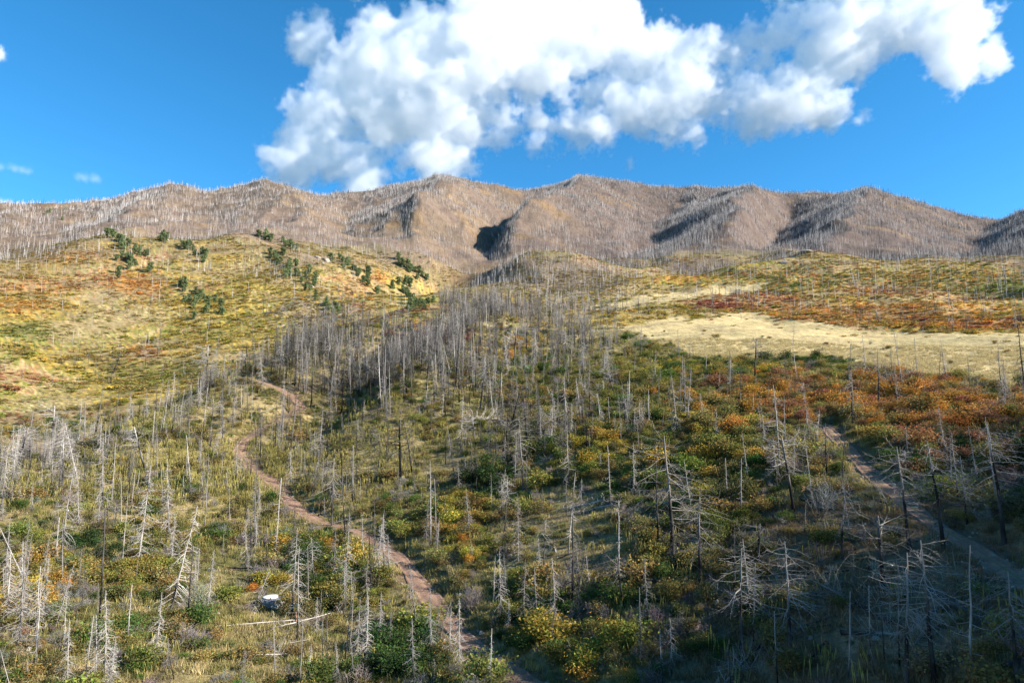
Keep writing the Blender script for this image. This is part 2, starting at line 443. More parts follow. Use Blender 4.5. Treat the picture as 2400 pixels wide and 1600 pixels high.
# ------------------------------------------------------------------ what grows where (in picture terms, carried to the land)
def inside(poly, u, v):
    r = np.zeros(np.shape(u), bool); n = len(poly)
    for i in range(n):
        x0, y0 = poly[i]; x1, y1 = poly[(i + 1) % n]
        if y0 == y1: continue
        c = ((y0 > v) != (y1 > v)) & (u < (x1 - x0) * (v - y0) / (y1 - y0) + x0)
        r ^= c
    return r
MEADOW = [[(1425,748),(1560,733),(1700,728),(1850,742),(1960,757),(2200,764),(2560,768),(2560,900),(2352,890),(2230,876),(2110,868),(2010,846),(1900,818),(1790,822),(1690,822),(1590,812),(1500,782)],
          [(1330,708),(1420,694),(1520,678),(1640,660),(1765,648),(1780,654),(1720,668),(1650,676),(1560,688),(1470,700),(1400,714)],
          [(1640,722),(1760,716),(1800,726),(1700,736)]]
PAL = dict(DG=(.034,.062,.018), G=(.078,.112,.026), YG=(.190,.185,.040), Y=(.340,.250,.042), O=(.390,.195,.040), R=(.270,.138,.066),
           RED=(.180,.062,.042), GR=(.250,.220,.200), TAN=(.340,.270,.140), OL=(.160,.142,.054), DO=(.225,.170,.052))
PN = list(PAL); PC = np.array([PAL[k] for k in PN])
# u, v, half width, half height, mixture
PATCHES = [
 (60,1340,95,60,'O Y Y DO'),(335,1322,90,38,'Y Y DO YG'),(190,1330,100,40,'YG OL DO'),(165,1385,55,45,'GR GR OL'),(230,1250,200,40,'DG OL YG'),(90,1520,120,60,'GR OL TAN'),
 (785,1290,120,70,'YG G DG Y'),(765,1365,95,55,'YG YG DO G'),(925,1495,110,60,'DG DG G'),(620,1345,45,25,'O OL Y'),(520,1340,70,60,'GR TAN OL'),
 (1070,1278,32,38,'O O Y'),(1055,1225,60,45,'Y O DO'),(1050,1180,70,40,'Y YG DO'),(940,1190,60,40,'OL YG'),(1130,1120,60,50,'DG DG G'),(1000,1330,50,50,'R OL DO'),
 (1215,1440,120,110,'G YG DG'),(1350,1520,160,70,'YG Y G G'),(1430,1060,150,60,'YG G OL Y'),(1370,1030,60,40,'Y OL'),(1560,990,150,80,'YG OL G DO'),
 (1700,1000,120,80,'OL Y YG DO OL'),(1660,1130,80,90,'OL DO YG Y OL'),(1750,925,150,60,'R O DO OL O'),(2000,930,260,62,'O R O R DO O'),(2260,985,160,52,'O R O R'),
 (2260,1050,160,40,'R OL DG'),(1900,1000,90,40,'OL DO'),(1150,800,90,32,'O Y Y OL'),(1000,768,90,24,'RED R OL'),(1250,880,160,60,'OL G DO'),(1460,865,150,45,'YG OL DO'),
 (1620,848,150,24,'Y OL G'),(1850,828,90,14,'DG G'),(2150,858,70,14,'GR GR TAN'),(2290,872,90,20,'GR GR TAN'),(2100,1450,350,150,'OL GR DO TAN'),(1750,1400,180,120,'OL GR DO DG'),
 (1750,692,120,20,'RED R O'),(2010,664,95,14,'R RED O'),(2250,742,180,15,'RED R O'),(1650,700,60,10,'RED'),(2100,718,230,30,'O R DO O'),(1900,720,150,22,'O R DO'),
 (2150,640,260,24,'DO OL YG O'),(1850,640,150,26,'OL G YG O'),(2330,665,90,20,'YG G'),(1420,650,110,18,'Y DO OL'),(1300,660,140,28,'OL DO GR'),(1560,640,80,10,'Y O'),
 (95,655,120,20,'O R DO'),(310,655,80,30,'R O O'),(60,700,80,18,'O DO'),(180,590,90,18,'DO O'),(330,810,45,16,'O R'),(460,700,120,34,'Y DO'),(620,640,110,36,'Y YG DO'),
 (560,740,130,44,'Y OL YG'),(820,665,45,20,'O R DO'),(870,640,25,16,'R O'),(815,705,30,14,'R'),(200,770,150,30,'TAN OL YG'),(60,770,70,24,'G YG'),(380,860,160,34,'YG OL DO'),
 (150,985,70,30,'G OL'),(120,930,110,30,'TAN OL'),(300,720,120,24,'TAN TAN OL'),(230,680,60,20,'TAN'),(720,720,100,40,'OL GR DO'),
]
def hue(u, v, x, y, seed=0, cont=False):
    """colour of the brush at each place: drifting mixtures, then the patches one can see"""
    n = len(u); g = np.random.default_rng(100 + seed)
    base = np.array([PN.index(k) for k in ('OL','OL','YG','OL','GR','DO','G','GR','OL')])
    k = base[np.clip(((fbm(x / 13, y / 13, 2, 50) * 0.9 + 1) * 0.5 * len(base) + g.normal(0, 1.3, n)).astype(int), 0, len(base) - 1)]
    far = np.array([PN.index(k) for k in ('TAN','OL','DO','Y','DO','YG','TAN','R','DO')])
    rr = np.hypot(x, y)
    kf = far[np.clip(((fbm(x / 60, y / 38, 3, 51) * 1.25 + 1) * 0.5 * len(far) + g.normal(0, 0.7, n)).astype(int), 0, len(far) - 1)]
    k = np.where(rr > np.where(u < 560, 255, 330), kf, k)
    for (pu, pv, ru, rv, mix) in PATCHES:
        mm = np.array([PN.index(q) for q in mix.split()])
        w = np.exp(-(((u - pu) / ru) ** 2 + ((v - pv) / rv) ** 2) ** 1.5 * 0.8)
        pick = g.random(n) < w * 0.96
        c = mm[np.clip((g.random(n) * len(mm)).astype(int), 0, len(mm) - 1)]
        k = np.where(pick, c, k)
    col = PC[k] * np.where(rr > 330, 1.28, 1.0)[:, None] * (1 + g.normal(0, 0.16, (n, 1))) * (1 + g.normal(0, 0.07, (n, 3)))
    return np.clip(col, 0.008, 0.8), k

# ------------------------------------------------------------------ the ground itself
U, V = pix(GX, GY, GZ)
U = np.where(GY > 1, U, -9e3)
ju = U + 42 * fbm(GX / 22, GY / 22, 5, 61, 0.65) * np.clip(250 / RR, 0.5, 1.5); jv = V + 15 * fbm(GX / 16, GY / 16, 5, 62, 0.65)
meadow = np.zeros(GX.shape, bool)
for P in MEADOW: meadow |= inside(P, ju, jv)
meadow &= (RR > 150) & (RR < 900)
def lerp(a, b, t): return a * (1 - t[..., None]) + np.array(b) * t[..., None]
g1 = fbm(GX / 9, GY / 9, 3, 63); g2 = fbm(GX / 45, GY / 45, 3, 64); g3 = fbm(GX / 210, GY / 210, 3, 65)
col = np.empty(GX.shape + (3,)); col[:] = (0.250, 0.200, 0.095)
col = lerp(col, (0.350, 0.275, 0.135), smooth(-0.15, 0.5, g1))
col = lerp(col, (0.165, 0.152, 0.060), smooth(0.0, 0.6, g2 + 0.4 * g1))
col = lerp(col, (0.115, 0.088, 0.070), smooth(0.1, 0.55, -g1 + 0.5 * g2) * 0.8)           # bare burnt soil
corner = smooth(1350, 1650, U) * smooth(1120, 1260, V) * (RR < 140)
col = lerp(col, (0.165, 0.112, 0.074), corner * (0.75 + 0.25 * g1))      # ground painted browner and darker to tone the blue shade here
# left hillside: grass, gold and rust drifts
lefty = smooth(640, 480, U)
hill = smooth(235 - 10 * lefty, 330 - 62 * lefty, RR) * (1 - smooth(880, 1050, RR))
tmp, _ = hue(U.ravel(), V.ravel(), GX.ravel(), GY.ravel(), 3)
tmp = tmp.reshape(col.shape)
hg = np.clip(0.5 + 0.9 * fbm(GX / 30, GY / 22, 3, 66), 0, 1)
hcol = lerp(tmp * 0.78 + np.array((0.225, 0.168, 0.090)) * 0.22, (0.285, 0.225, 0.128), smooth(0.45, 0.95, hg) * 0.75)
hcol = hcol * np.array((0.92, 0.90, 0.86))
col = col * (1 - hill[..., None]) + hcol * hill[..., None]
# mountain: thin brown grass between dead trunks, redder and greyer on the right
edge_ = RR + 230 * fbm(GX / 120, GY / 120, 3, 69) + 110 * smooth(760, 560, U)
mt = smooth(740, 1080 + 150 * smooth(760, 560, U), edge_)
mt = np.maximum(mt, 0.75 * np.clip(1.6 * np.exp(-((U - 1230) / 210) ** 2 - ((V - 625) / 42) ** 2), 0, 1) * (RR > 540) * (RR < 1000))
mcol = np.empty(col.shape); mcol[:] = (0.158, 0.118, 0.096)
mcol = lerp(mcol, (0.188, 0.140, 0.100), smooth(-0.2, 0.5, g2))
mcol = lerp(mcol, (0.140, 0.105, 0.078), smooth(0.0, 0.5, g3))
mcol = lerp(mcol, (0.104, 0.080, 0.074), smooth(1000, 1500, U) * 0.8)
mcol = lerp(mcol, (0.215, 0.140, 0.068), smooth(0.25, 0.6, fbm(GX / 90, GY / 60, 3, 67)) * 0.5)
col = col * (1 - mt[..., None]) + mcol * mt[..., None]
# dry meadow
md = meadow.astype(float)
mc = lerp(np.broadcast_to((0.450, 0.360, 0.185), col.shape).copy(), (0.350, 0.275, 0.140), smooth(-0.1, 0.6, fbm(GX / 22, GY / 6, 4, 68)))
mc = lerp(mc, (0.300, 0.255, 0.120), smooth(0.15, 0.6, fbm(GX / 55, GY / 16, 3, 70)) * 0.7)
mc = lerp(mc, (0.520, 0.430, 0.240), smooth(0.2, 0.6, fbm(GX / 9, GY / 4, 3, 73)) * 0.6)
col = col * (1 - md[..., None]) + mc * md[..., None]
cutm = 1 - smooth(0.3, 2.2, TRACKD)
col = lerp(col, (0.150, 0.100, 0.072), cutm * 0.75)
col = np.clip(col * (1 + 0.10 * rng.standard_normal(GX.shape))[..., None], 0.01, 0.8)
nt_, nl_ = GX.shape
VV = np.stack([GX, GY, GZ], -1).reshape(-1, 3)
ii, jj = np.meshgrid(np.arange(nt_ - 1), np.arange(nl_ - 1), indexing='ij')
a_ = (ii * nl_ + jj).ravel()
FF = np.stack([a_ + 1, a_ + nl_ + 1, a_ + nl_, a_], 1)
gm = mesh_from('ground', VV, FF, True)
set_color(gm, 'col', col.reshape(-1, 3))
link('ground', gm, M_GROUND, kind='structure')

# ------------------------------------------------------------------ the two dirt tracks
for nm, T in TRACKS.items():
    L, w = T['line'], T['w']
    d = np.gradient(L[:, :2], axis=0); d /= np.hypot(d[:, 0], d[:, 1])[:, None] + 1e-9
    nrm = np.stack([d[:, 1], -d[:, 0]], 1)
    na = 13; s = np.linspace(-1, 1, na)
    wob = 1 + 0.28 * fbm(np.arange(len(L)) / 9.0, np.zeros(len(L)), 3, 71)
    end = np.minimum(smooth(0, 8, np.arange(len(L)) * 0.5), smooth(0, 8, (len(L) - 1 - np.arange(len(L))) * 0.5))
    X = L[:, None, 0] + nrm[:, None, 0] * s[None] * (w * wob * (0.25 + 0.75 * end))[:, None]
    Y = L[:, None, 1] + nrm[:, None, 1] * s[None] * (w * wob * (0.25 + 0.75 * end))[:, None]
    rut = -0.12 * np.exp(-((np.abs(s) - 0.52) / 0.16) ** 2)
    Z = np.maximum(L[:, None, 2], height(X, Y)) + 0.10 + rut[None] + 0.03 * fbm(X / 1.3, Y / 1.3, 2, 72)
    Z[:, 0] -= 0.25; Z[:, -1] -= 0.25
    i, j = np.meshgrid(np.arange(len(L) - 1), np.arange(na - 1), indexing='ij'); a = (i * na + j).ravel()
    m = mesh_from('dirt_track', np.stack([X, Y, Z], -1).reshape(-1, 3), np.stack([a, a + 1, a + na + 1, a + na], 1), True)
    edge = smooth(0.62, 1.0, np.abs(s)) * 0.75 + np.exp(-(s / 0.20) ** 2) * (0.55 if nm == 'main' else 0.85)
    grassy = smooth(1150, 1040, pix(X, Y, Z)[1]) * (0.28 if nm == 'main' else 0)
    at = m.attributes.new('across', 'FLOAT', 'POINT'); at.data.foreach_set('value', np.clip(edge[None] + grassy, 0, 1).ravel().astype(np.float32))
    link('dirt_track', m, M_TRACK, kind='structure')

# ------------------------------------------------------------------ plants: one prototype mesh per kind and variant
class MB:
    """collects tubes and leaf faces, with a colour for each vertex"""
    def __init__(s): s.v = []; s.f = []; s.c = []
    def tube(s, P, R, n, cols):
        P = np.asarray(P, float); k = len(P); base = len(s.v)
        T = np.gradient(P, axis=0); T /= np.linalg.norm(T, axis=1)[:, None] + 1e-9
        ref = np.array([0, 0, 1.0]) if abs(T[0][2]) < 0.8 else np.array([1.0, 0, 0])
        A = np.cross(T, ref); A /= np.linalg.norm(A, axis=1)[:, None] + 1e-9; B = np.cross(T, A)
        for i in range(k):
            for j in range(n):
                a = 2 * math.pi * j / n
                s.v.append(P[i] + (A[i] * math.cos(a) + B[i] * math.sin(a)) * R[i]); s.c.append(cols[i] if isinstance(cols, list) else cols)
        for i in range(k - 1):
            for j in range(n):
                q = base + i * n + j; w = base + i * n + (j + 1) % n
                s.f.append((q, w, w + n, q + n))
    def quad(s, p, a, b, c):
        i = len(s.v); s.v += [p - a - b, p + a - b, p + a + b, p - a + b]; s.f.append((i, i + 1, i + 2, i + 3)); s.c += [c] * 4
    def tri(s, p, a, b, c):
        i = len(s.v); s.v += [p - a, p + a, p + b]; s.f.append((i, i + 1, i + 2)); s.c += [c] * 3
    def mesh(s, name, mat):
        m = mesh_from(name, np.array(s.v), s.f, False)
        set_color(m, 'shade', np.array(s.c)); m.materials.append(mat); return m

def rv(r): v = r.normal(0, 1, 3); return v / (np.linalg.norm(v) + 1e-9)
GREY = np.array((0.47, 0.440, 0.410)); PALE = np.array((0.62, 0.56, 0.49)); CHAR = np.array((0.030, 0.027, 0.026)); BROWN = np.array((0.22, 0.165, 0.125))

def dead_tree(seed, H, kind):
    """trunk and limbs of a burnt conifer; kinds: spire, pine, pole, broken, feathery"""
    r = np.random.default_rng(seed); tk, bk = MB(), MB()
    n = 10
    bend = np.cumsum(r.normal(0, 0.022 * H / 10, (n, 2)), axis=0); lean = r.normal(0, 0.035, 2)
    z = np.linspace(0, 1, n); top = H
    P = np.stack([bend[:, 0] + lean[0] * z * H, bend[:, 1] + lean[1] * z * H, z * top], 1); P[0, :2] = 0; P[0, 2] = -0.6
    rb = {'spire': 0.0100, 'pine': 0.0135, 'pole': 0.0075, 'broken': 0.0200, 'feathery': 0.0085}[kind] * H
    R = rb * (1 - z * (0.86 if kind != 'broken' else 0.45)) + 0.012; R[0] *= 1.35
    if kind == 'pole' and seed % 2: R = rb * (1 - z * 0.6) + 0.012      # snapped off
    cz = {'spire': r.uniform(0.12, 0.62), 'pine': r.uniform(0.45, 0.8), 'pole': r.uniform(0.05, 0.5), 'broken': 0.8, 'feathery': r.uniform(0.0, 0.15)}[kind]
    def wood(t, jit=0.12):
        k = 1 / (1 + math.exp((t - cz) * 16)); k = min(1, max(0, k + r.normal(0, jit)))
        return (GREY * (1 - k) + CHAR * k) * r.uniform(0.85, 1.1)
    tk.tube(P, R, 7, [wood(t, 0.2) for t in z])
    def at(t):
        return np.array([np.interp(t, z, P[:, k]) for k in range(3)]), np.interp(t, z, R)
    nb, lo, L0, droop, ntw = {'spire': (76, 0.08, 0.175, -0.32, 4), 'pine': (58, 0.16, 0.26, -0.15, 7), 'pole': (40, 0.15, 0.085, -0.25, 2),
                              'broken': (28, 0.5, 0.36, 0.05, 9), 'feathery': (120, 0.03, 0.18, -0.4, 6)}[kind]
    for i in range(nb):
        t = lo + (0.97 - lo) * (i + r.random()) / nb
        p, tr = at(t); a = r.uniform(0, 2 * math.pi)
        prof = {'spire': (1 - t) ** 0.7 * 1.1 + 0.1, 'pine': math.sin(math.pi * min(1, (1 - t) * 1.05 + 0.12)) ** 0.8, 'pole': (1 - t) ** 0.6 + 0.15,
                'broken': 0.75 + 0.3 * r.random(), 'feathery': (1 - t) ** 0.75 + 0.05}[kind]
        L = H * L0 * prof * r.uniform(0.55, 1.3)
        if r.random() < 0.12: L *= 0.35
        d0 = np.array([math.cos(a), math.sin(a), droop + r.normal(0, 0.18) + 0.5 * max(0, t - 0.6)]); d0 /= np.linalg.norm(d0)
        ns = 5; Q = [p + d0 * tr * 0.5]; d = d0.copy(); curl = r.normal(0, 0.16, 3); sag = (-0.13 if kind in ('pine', 'spire') else -0.05) + r.normal(0, 0.07)
        for k in range(ns - 1):
            d = d + curl * 0.5 + r.normal(0, 0.10, 3) + np.array([0, 0, sag + (0.10 if k > 1 else 0)]); d /= np.linalg.norm(d)
            Q.append(Q[-1] + d * L / (ns - 1))
        br = min(tr * 0.5, 0.011 + 0.013 * L)
        c = wood(t + 0.25, 0.1) * 1.1
        bk.tube(Q, np.linspace(br, 0.010, ns), 3, c)
        for k in range(ntw):
            s_ = r.uniform(0.25, 1.0); q = Q[0] + (Q[-1] - Q[0]) * s_
            j = min(ns - 2, int(s_ * (ns - 1))); q = Q[j] + (Q[j + 1] - Q[j]) * (s_ * (ns - 1) - j)
            td = d0 * 0.7 + rv(r) * 0.8 + np.array([0, 0, -0.15]); td /= np.linalg.norm(td); tl = L * r.uniform(0.15, 0.42)
            e1 = q + td * tl * 0.55 + rv(r) * tl * 0.06; e2 = q + td * tl + rv(r) * tl * 0.14
            bk.tube([q, e1, e2], [0.009, 0.008, 0.005], 3, c)
    return tk, bk

def far_tree(seed, H):
    r = np.random.default_rng(seed); b = MB()
    lean = r.normal(0, 0.03, 2) * H
    c = GREY * r.uniform(0.75, 1.15) if r.random() < 0.8 else CHAR * 2
    b.tube([(0, 0, -1), (lean[0] * .5, lean[1] * .5, H * .5), (lean[0], lean[1], H)], [0.17, 0.12, 0.03], 4, [CHAR * 2.2 if r.random() < .4 else c, c, c])
    for i in range(16):
        t = r.uniform(0.2, 0.97); a = r.uniform(0, 6.28); L = (0.9 + 1.5 * (1 - t)) * r.uniform(0.5, 1.2)
        p = np.array([lean[0] * t, lean[1] * t, H * t]); d = np.array([math.cos(a), math.sin(a), r.uniform(-0.5, 0.2)]) * L
        b.tri(p, np.array([0, 0, 0.045]), d, c)
    return b

def shrub(seed, H, W, nl, leaf, bare=False):
    """several-stemmed oak brush; leaves as single faces in uneven clumps"""
    r = np.random.default_rng(seed); st, lv = MB(), MB()
    nst = int(r.integers(6, 13)) if not bare else 26
    ends = []
    for i in range(nst):
        a = r.uniform(0, 6.28); rad = W * 0.5 * math.sqrt(r.random()) * 0.95; h = H * (0.55 + 0.5 * r.random()) * (1 - 0.45 * (rad / (W * .5)) ** 2)
        b0 = np.array([math.cos(a), math.sin(a), 0]) * rad * 0.35 + np.array([0, 0, -0.2]); e = np.array([math.cos(a) * rad, math.sin(a) * rad, h])
        mid = (b0 + e) / 2 + rv(r) * 0.14 * H
        st.tube([b0, mid, e], [0.022, 0.016, 0.007], 3, np.array((1, 1, 1)) * r.uniform(0.7, 1.3)); ends.append((mid, e))
        if bare:
            for k in range(9):
                t = r.uniform(0.25, 1); q = mid + (e - mid) * t if r.random() < .7 else b0 + (mid - b0) * (0.4 + .6 * t); d = rv(r) * np.array((1, 1, .6)) + np.array((0, 0, .75)); d /= np.linalg.norm(d); l = H * r.uniform(0.12, 0.32)
                st.tube([q, q + d * l * .5 + rv(r) * .03, q + d * l], [0.012, 0.010, 0.006], 3, np.array((1, 1, 1)) * r.uniform(0.8, 1.3))
    if not bare:
        for k in range(nl):
            m, e = ends[r.integers(len(ends))]
            cl = e if r.random() < 0.6 else m + (e - m) * r.random()
            q = cl + r.normal(0, 1, 3) * np.array((0.24 * W * .5 + .08, 0.24 * W * .5 + .08, 0.17 * H))
            if q[2] < 0.05: q[2] = 0.05 + r.random() * 0.2
            nrm = rv(r) + np.array((0, 0, 0.9)); nrm /= np.linalg.norm(nrm)
            a = np.cross(nrm, rv(r)); a /= np.linalg.norm(a) + 1e-9; b = np.cross(nrm, a); s = leaf * r.uniform(0.6, 1.3)
            c = np.array((1, 1, 1)) * r.uniform(0.6, 1.4) * (np.array((1 + abs(r.normal(0, .16)), 1 + r.normal(0, .08), 1)) if r.random() < .5 else np.array((1 - abs(r.normal(0, .18)), 1, 1)))
            lv.quad(q, a * s, b * s * 0.7, c)
    return st, lv

def tuft(seed, W, H, n, spread=0.45, stalk=False):
    r = np.random.default_rng(seed); b = MB()
    for i in range(n):
        p = np.array([r.normal(0, W * 0.4), r.normal(0, W * 0.4), -0.05]); h = H * r.uniform(0.45, 1.15)
        d = np.array([r.normal(0, spread), r.normal(0, spread), 1.0]) * h; a = rv(r) * np.array((1, 1, 0)); a /= np.linalg.norm(a) + 1e-9
        w = (0.028 if not stalk else 0.035) * r.uniform(0.7, 1.4)
        c = np.array((1, 1, 1)) * r.uniform(0.65, 1.3)
        if stalk:
            b.tube([p, p + d * .5, p + d * .75, p + d], [0.015, 0.02, w, 0.012], 3, c)
        else:
            b.tri(p, a * w, d, c)
    return b

def evergreen(seed, H, W, pine=False):
    r = np.random.default_rng(seed); tk, cr = MB(), MB()
    tk.tube([(0, 0, -0.8), (r.normal(0, .1), r.normal(0, .1), H * .5), (r.normal(0, .15), r.normal(0, .15), H * .96)], [0.05 * W + .06, 0.035 * W + .04, 0.03], 6, np.array((1, 1, 1)))
    nb = 46
    for i in range(nb):
        t = 0.03 + 0.93 * (i + r.random()) / nb; a = r.uniform(0, 6.28)
        L = W * 0.5 * ((1 - t) ** 0.75 * 1.05 + 0.10) * r.uniform(0.55, 1.2)
        if pine: L = W * 0.5 * math.sin(math.pi * min(1, 1.12 - t * 0.95)) ** 0.6 * r.uniform(0.5, 1.15)
        d = np.array([math.cos(a), math.sin(a), r.uniform(-0.2, 0.35)]); p0 = np.array([0, 0, H * t])
        for k in range(30):
            s = 0.12 + 0.75 * r.random() ** 0.7; q = p0 + d * L * s + r.normal(0, 1, 3) * np.array((.22, .22, .16)) * (W / 5)
            sz = 0.20 * (W / 5) * r.uniform(0.6, 1.3); aa = rv(r); bb = np.cross(aa, rv(r)); bb /= np.linalg.norm(bb) + 1e-9
            cr.quad(q, aa * sz, bb * sz * 0.6, np.array((1, 1, 1)) * r.uniform(0.6, 1.35))
    return tk, cr

protos = bpy.data.collections.new('prototypes')     # not part of the scene: only the source of the copies
PROTO_SETS = {}
def proto_set(name, meshes):
    col_ = bpy.data.collections.new(name)
    for i, m in enumerate(meshes):
        col_.objects.link(bpy.data.objects.new('%s_%03d' % (name, i), m))
    PROTO_SETS[name] = col_
def joined(name, parts):
    """one mesh out of several builders with their own materials"""
    vs, fs, cs, mi = [], [], [], []
    for k, (b, mat) in enumerate(parts):
        o = len(vs); vs += list(b.v); fs += [tuple(i + o for i in f) for f in b.f]; cs += list(b.c); mi += [k] * len(b.f)
    m = mesh_from(name, np.array(vs), fs); set_color(m, 'shade', np.array(cs))
    for b, mat in parts: m.materials.append(mat)
    m.polygons.foreach_set('material_index', np.array(mi, np.int32)); return m

TREE_KINDS = []   # (kind, height, trunk mesh, branches mesh, whole mesh)
for k, kind in enumerate(['spire'] * 6 + ['pine'] * 5 + ['pole'] * 5 + ['broken'] * 3 + ['feathery'] * 4):
    H = {'spire': 10.0, 'pine': 12.0, 'pole': 9.0, 'broken': 7.0, 'feathery': 9.0}[kind]
    a, b = dead_tree(200 + k, H, kind)
    TREE_KINDS.append((kind, H, a.mesh('trunk', M_WOOD), b.mesh('branches', M_WOOD), joined('dead_tree', [(a, M_WOOD), (b, M_WOOD)])))
FAR_TREES = [far_tree(300 + k, 11.0).mesh('far_dead_tree', M_WOOD) for k in range(10)]
SHRUBS = []       # (stems mesh, crown mesh or None, whole mesh)
for k in range(6):
    s, l = shrub(400 + k, 1.5, 2.2, 1250, 0.060)
    SHRUBS.append((s.mesh('stems', M_TWIG), l.mesh('crown', M_LEAF), joined('shrub', [(s, M_TWIG), (l, M_LEAF)])))
BARES = []
for k in range(4):
    s, l = shrub(440 + k, 1.5, 2.0, 0, 0, True)
    M_ = s.mesh('stems', M_LEAF); BARES.append((M_, None, M_))
FAR_SHRUBS = [joined('far_shrub', [(shrub(460 + k, 1.0, 2.2, 90, 0.17)[1], M_LEAF)]) for k in range(5)]
TUFTS = [tuft(500 + k, 0.7, 0.55, 60).mesh('tuft', M_GRASS) for k in range(5)]
STALKS = [tuft(520 + k, 1.3, 1.35, 14, 0.07, True).mesh('stalks', M_GRASS) for k in range(3)]
EVERGREENS = []
for k in range(6):
    t, c = evergreen(540 + k, 6.6, 6.4, k % 3 != 0); EVERGREENS.append((t.mesh('trunk', M_BARK), c.mesh('crown', M_NEEDLE)))

proto_set('dead_tree_kinds', [t[4] for t in TREE_KINDS] + FAR_TREES)
proto_set('shrub_kinds', [s[2] for s in SHRUBS] + [s[2] for s in BARES] + FAR_SHRUBS)
proto_set('grass_kinds', TUFTS + STALKS)
def pebble(seed):
    r = np.random.default_rng(seed); import bmesh
    bm = bmesh.new(); bmesh.ops.create_icosphere(bm, subdivisions=1, radius=0.16)
    for v in bm.verts: v.co = v.co * r.uniform(.75, 1.2); v.co.z *= .7
    m = bpy.data.meshes.new('stone'); bm.to_mesh(m); bm.free(); m.materials.append(M_ROCK); return m
proto_set('stone_kinds', [pebble(700 + k) for k in range(4)])

def instancer(name, colname, P, rot, scl, idx, tint, **props):
    """ONE object that stands for a mass nobody could count: copies spread by geometry nodes"""
    m = bpy.data.meshes.new(name)
    m.vertices.add(len(P)); m.vertices.foreach_set('co', np.asarray(P, np.float32).ravel())
    def put(n, t, key, arr):
        a = m.attributes.new(n, t, 'POINT'); a.data.foreach_set(key, np.ascontiguousarray(arr).ravel())
    put('rot', 'FLOAT_VECTOR', 'vector', np.asarray(rot, np.float32)); put('scl', 'FLOAT_VECTOR', 'vector', np.asarray(scl, np.float32))
    put('idx', 'INT', 'value', np.asarray(idx, np.int32))
    c = np.ones((len(P), 4), np.float32); c[:, :3] = tint; put('tint', 'FLOAT_COLOR', 'color', c)
    o = link(name, m, None, **props)
    ng = bpy.data.node_groups.new(name, 'GeometryNodeTree')
    ng.interface.new_socket('Geometry', in_out='INPUT', socket_type='NodeSocketGeometry')
    ng.interface.new_socket('Geometry', in_out='OUTPUT', socket_type='NodeSocketGeometry')
    gi = ng.nodes.new('NodeGroupInput'); go = ng.nodes.new('NodeGroupOutput')
    ci = ng.nodes.new('GeometryNodeCollectionInfo'); ci.inputs['Collection'].default_value = PROTO_SETS[colname]
    ci.inputs['Separate Children'].default_value = True; ci.inputs['Reset Children'].default_value = True
    ip = ng.nodes.new('GeometryNodeInstanceOnPoints'); ip.inputs['Pick Instance'].default_value = True
    def named(n, t):
        a = ng.nodes.new('GeometryNodeInputNamedAttribute'); a.data_type = t; a.inputs['Name'].default_value = n; return a.outputs['Attribute']
    er = ng.nodes.new('FunctionNodeEulerToRotation')
    L = ng.links.new
    L(gi.outputs[0], ip.inputs['Points']); L(ci.outputs[0], ip.inputs['Instance']); L(named('idx', 'INT'), ip.inputs['Instance Index'])
    L(named('rot', 'FLOAT_VECTOR'), er.inputs[0]); L(er.outputs[0], ip.inputs['Rotation']); L(named('scl', 'FLOAT_VECTOR'), ip.inputs['Scale'])
    L(ip.outputs[0], go.inputs[0])
    md = o.modifiers.new('spread', 'NODES'); md.node_group = ng
    return o

# ------------------------------------------------------------------ where things stand
def scatter(n, r0, r1, a0=-44.0, a1=44.0, seed=0):
    g = np.random.default_rng(seed)
    r = np.sqrt(g.uniform(r0 * r0, r1 * r1, n)); t = np.radians(g.uniform(a0, a1, n))
    x, y = r * np.sin(t), r * np.cos(t); z = height(x, y); u, v = pix(x, y, z)
    return x, y, z, u, v, r, g
def track_dist(x, y):
    return resample(TRACKD, GT, GL, np.arctan2(x, y), np.log(np.maximum(np.hypot(x, y), 22.1)))
def on_meadow(x, y, u, v):
    m = np.zeros(len(x), bool)
    ju_ = u + 42 * fbm(x / 22, y / 22, 5, 61, 0.65) * np.clip(250 / np.hypot(x, y), 0.5, 1.5); jv_ = v + 15 * fbm(x / 16, y / 16, 5, 62, 0.65)
    for P in MEADOW: m |= inside(P, ju_, jv_)
    return m & (np.hypot(x, y) > 150) & (np.hypot(x, y) < 900)
def area(r0, r1, a=88.0): return math.radians(a) * 0.5 * (r1 * r1 - r0 * r0)

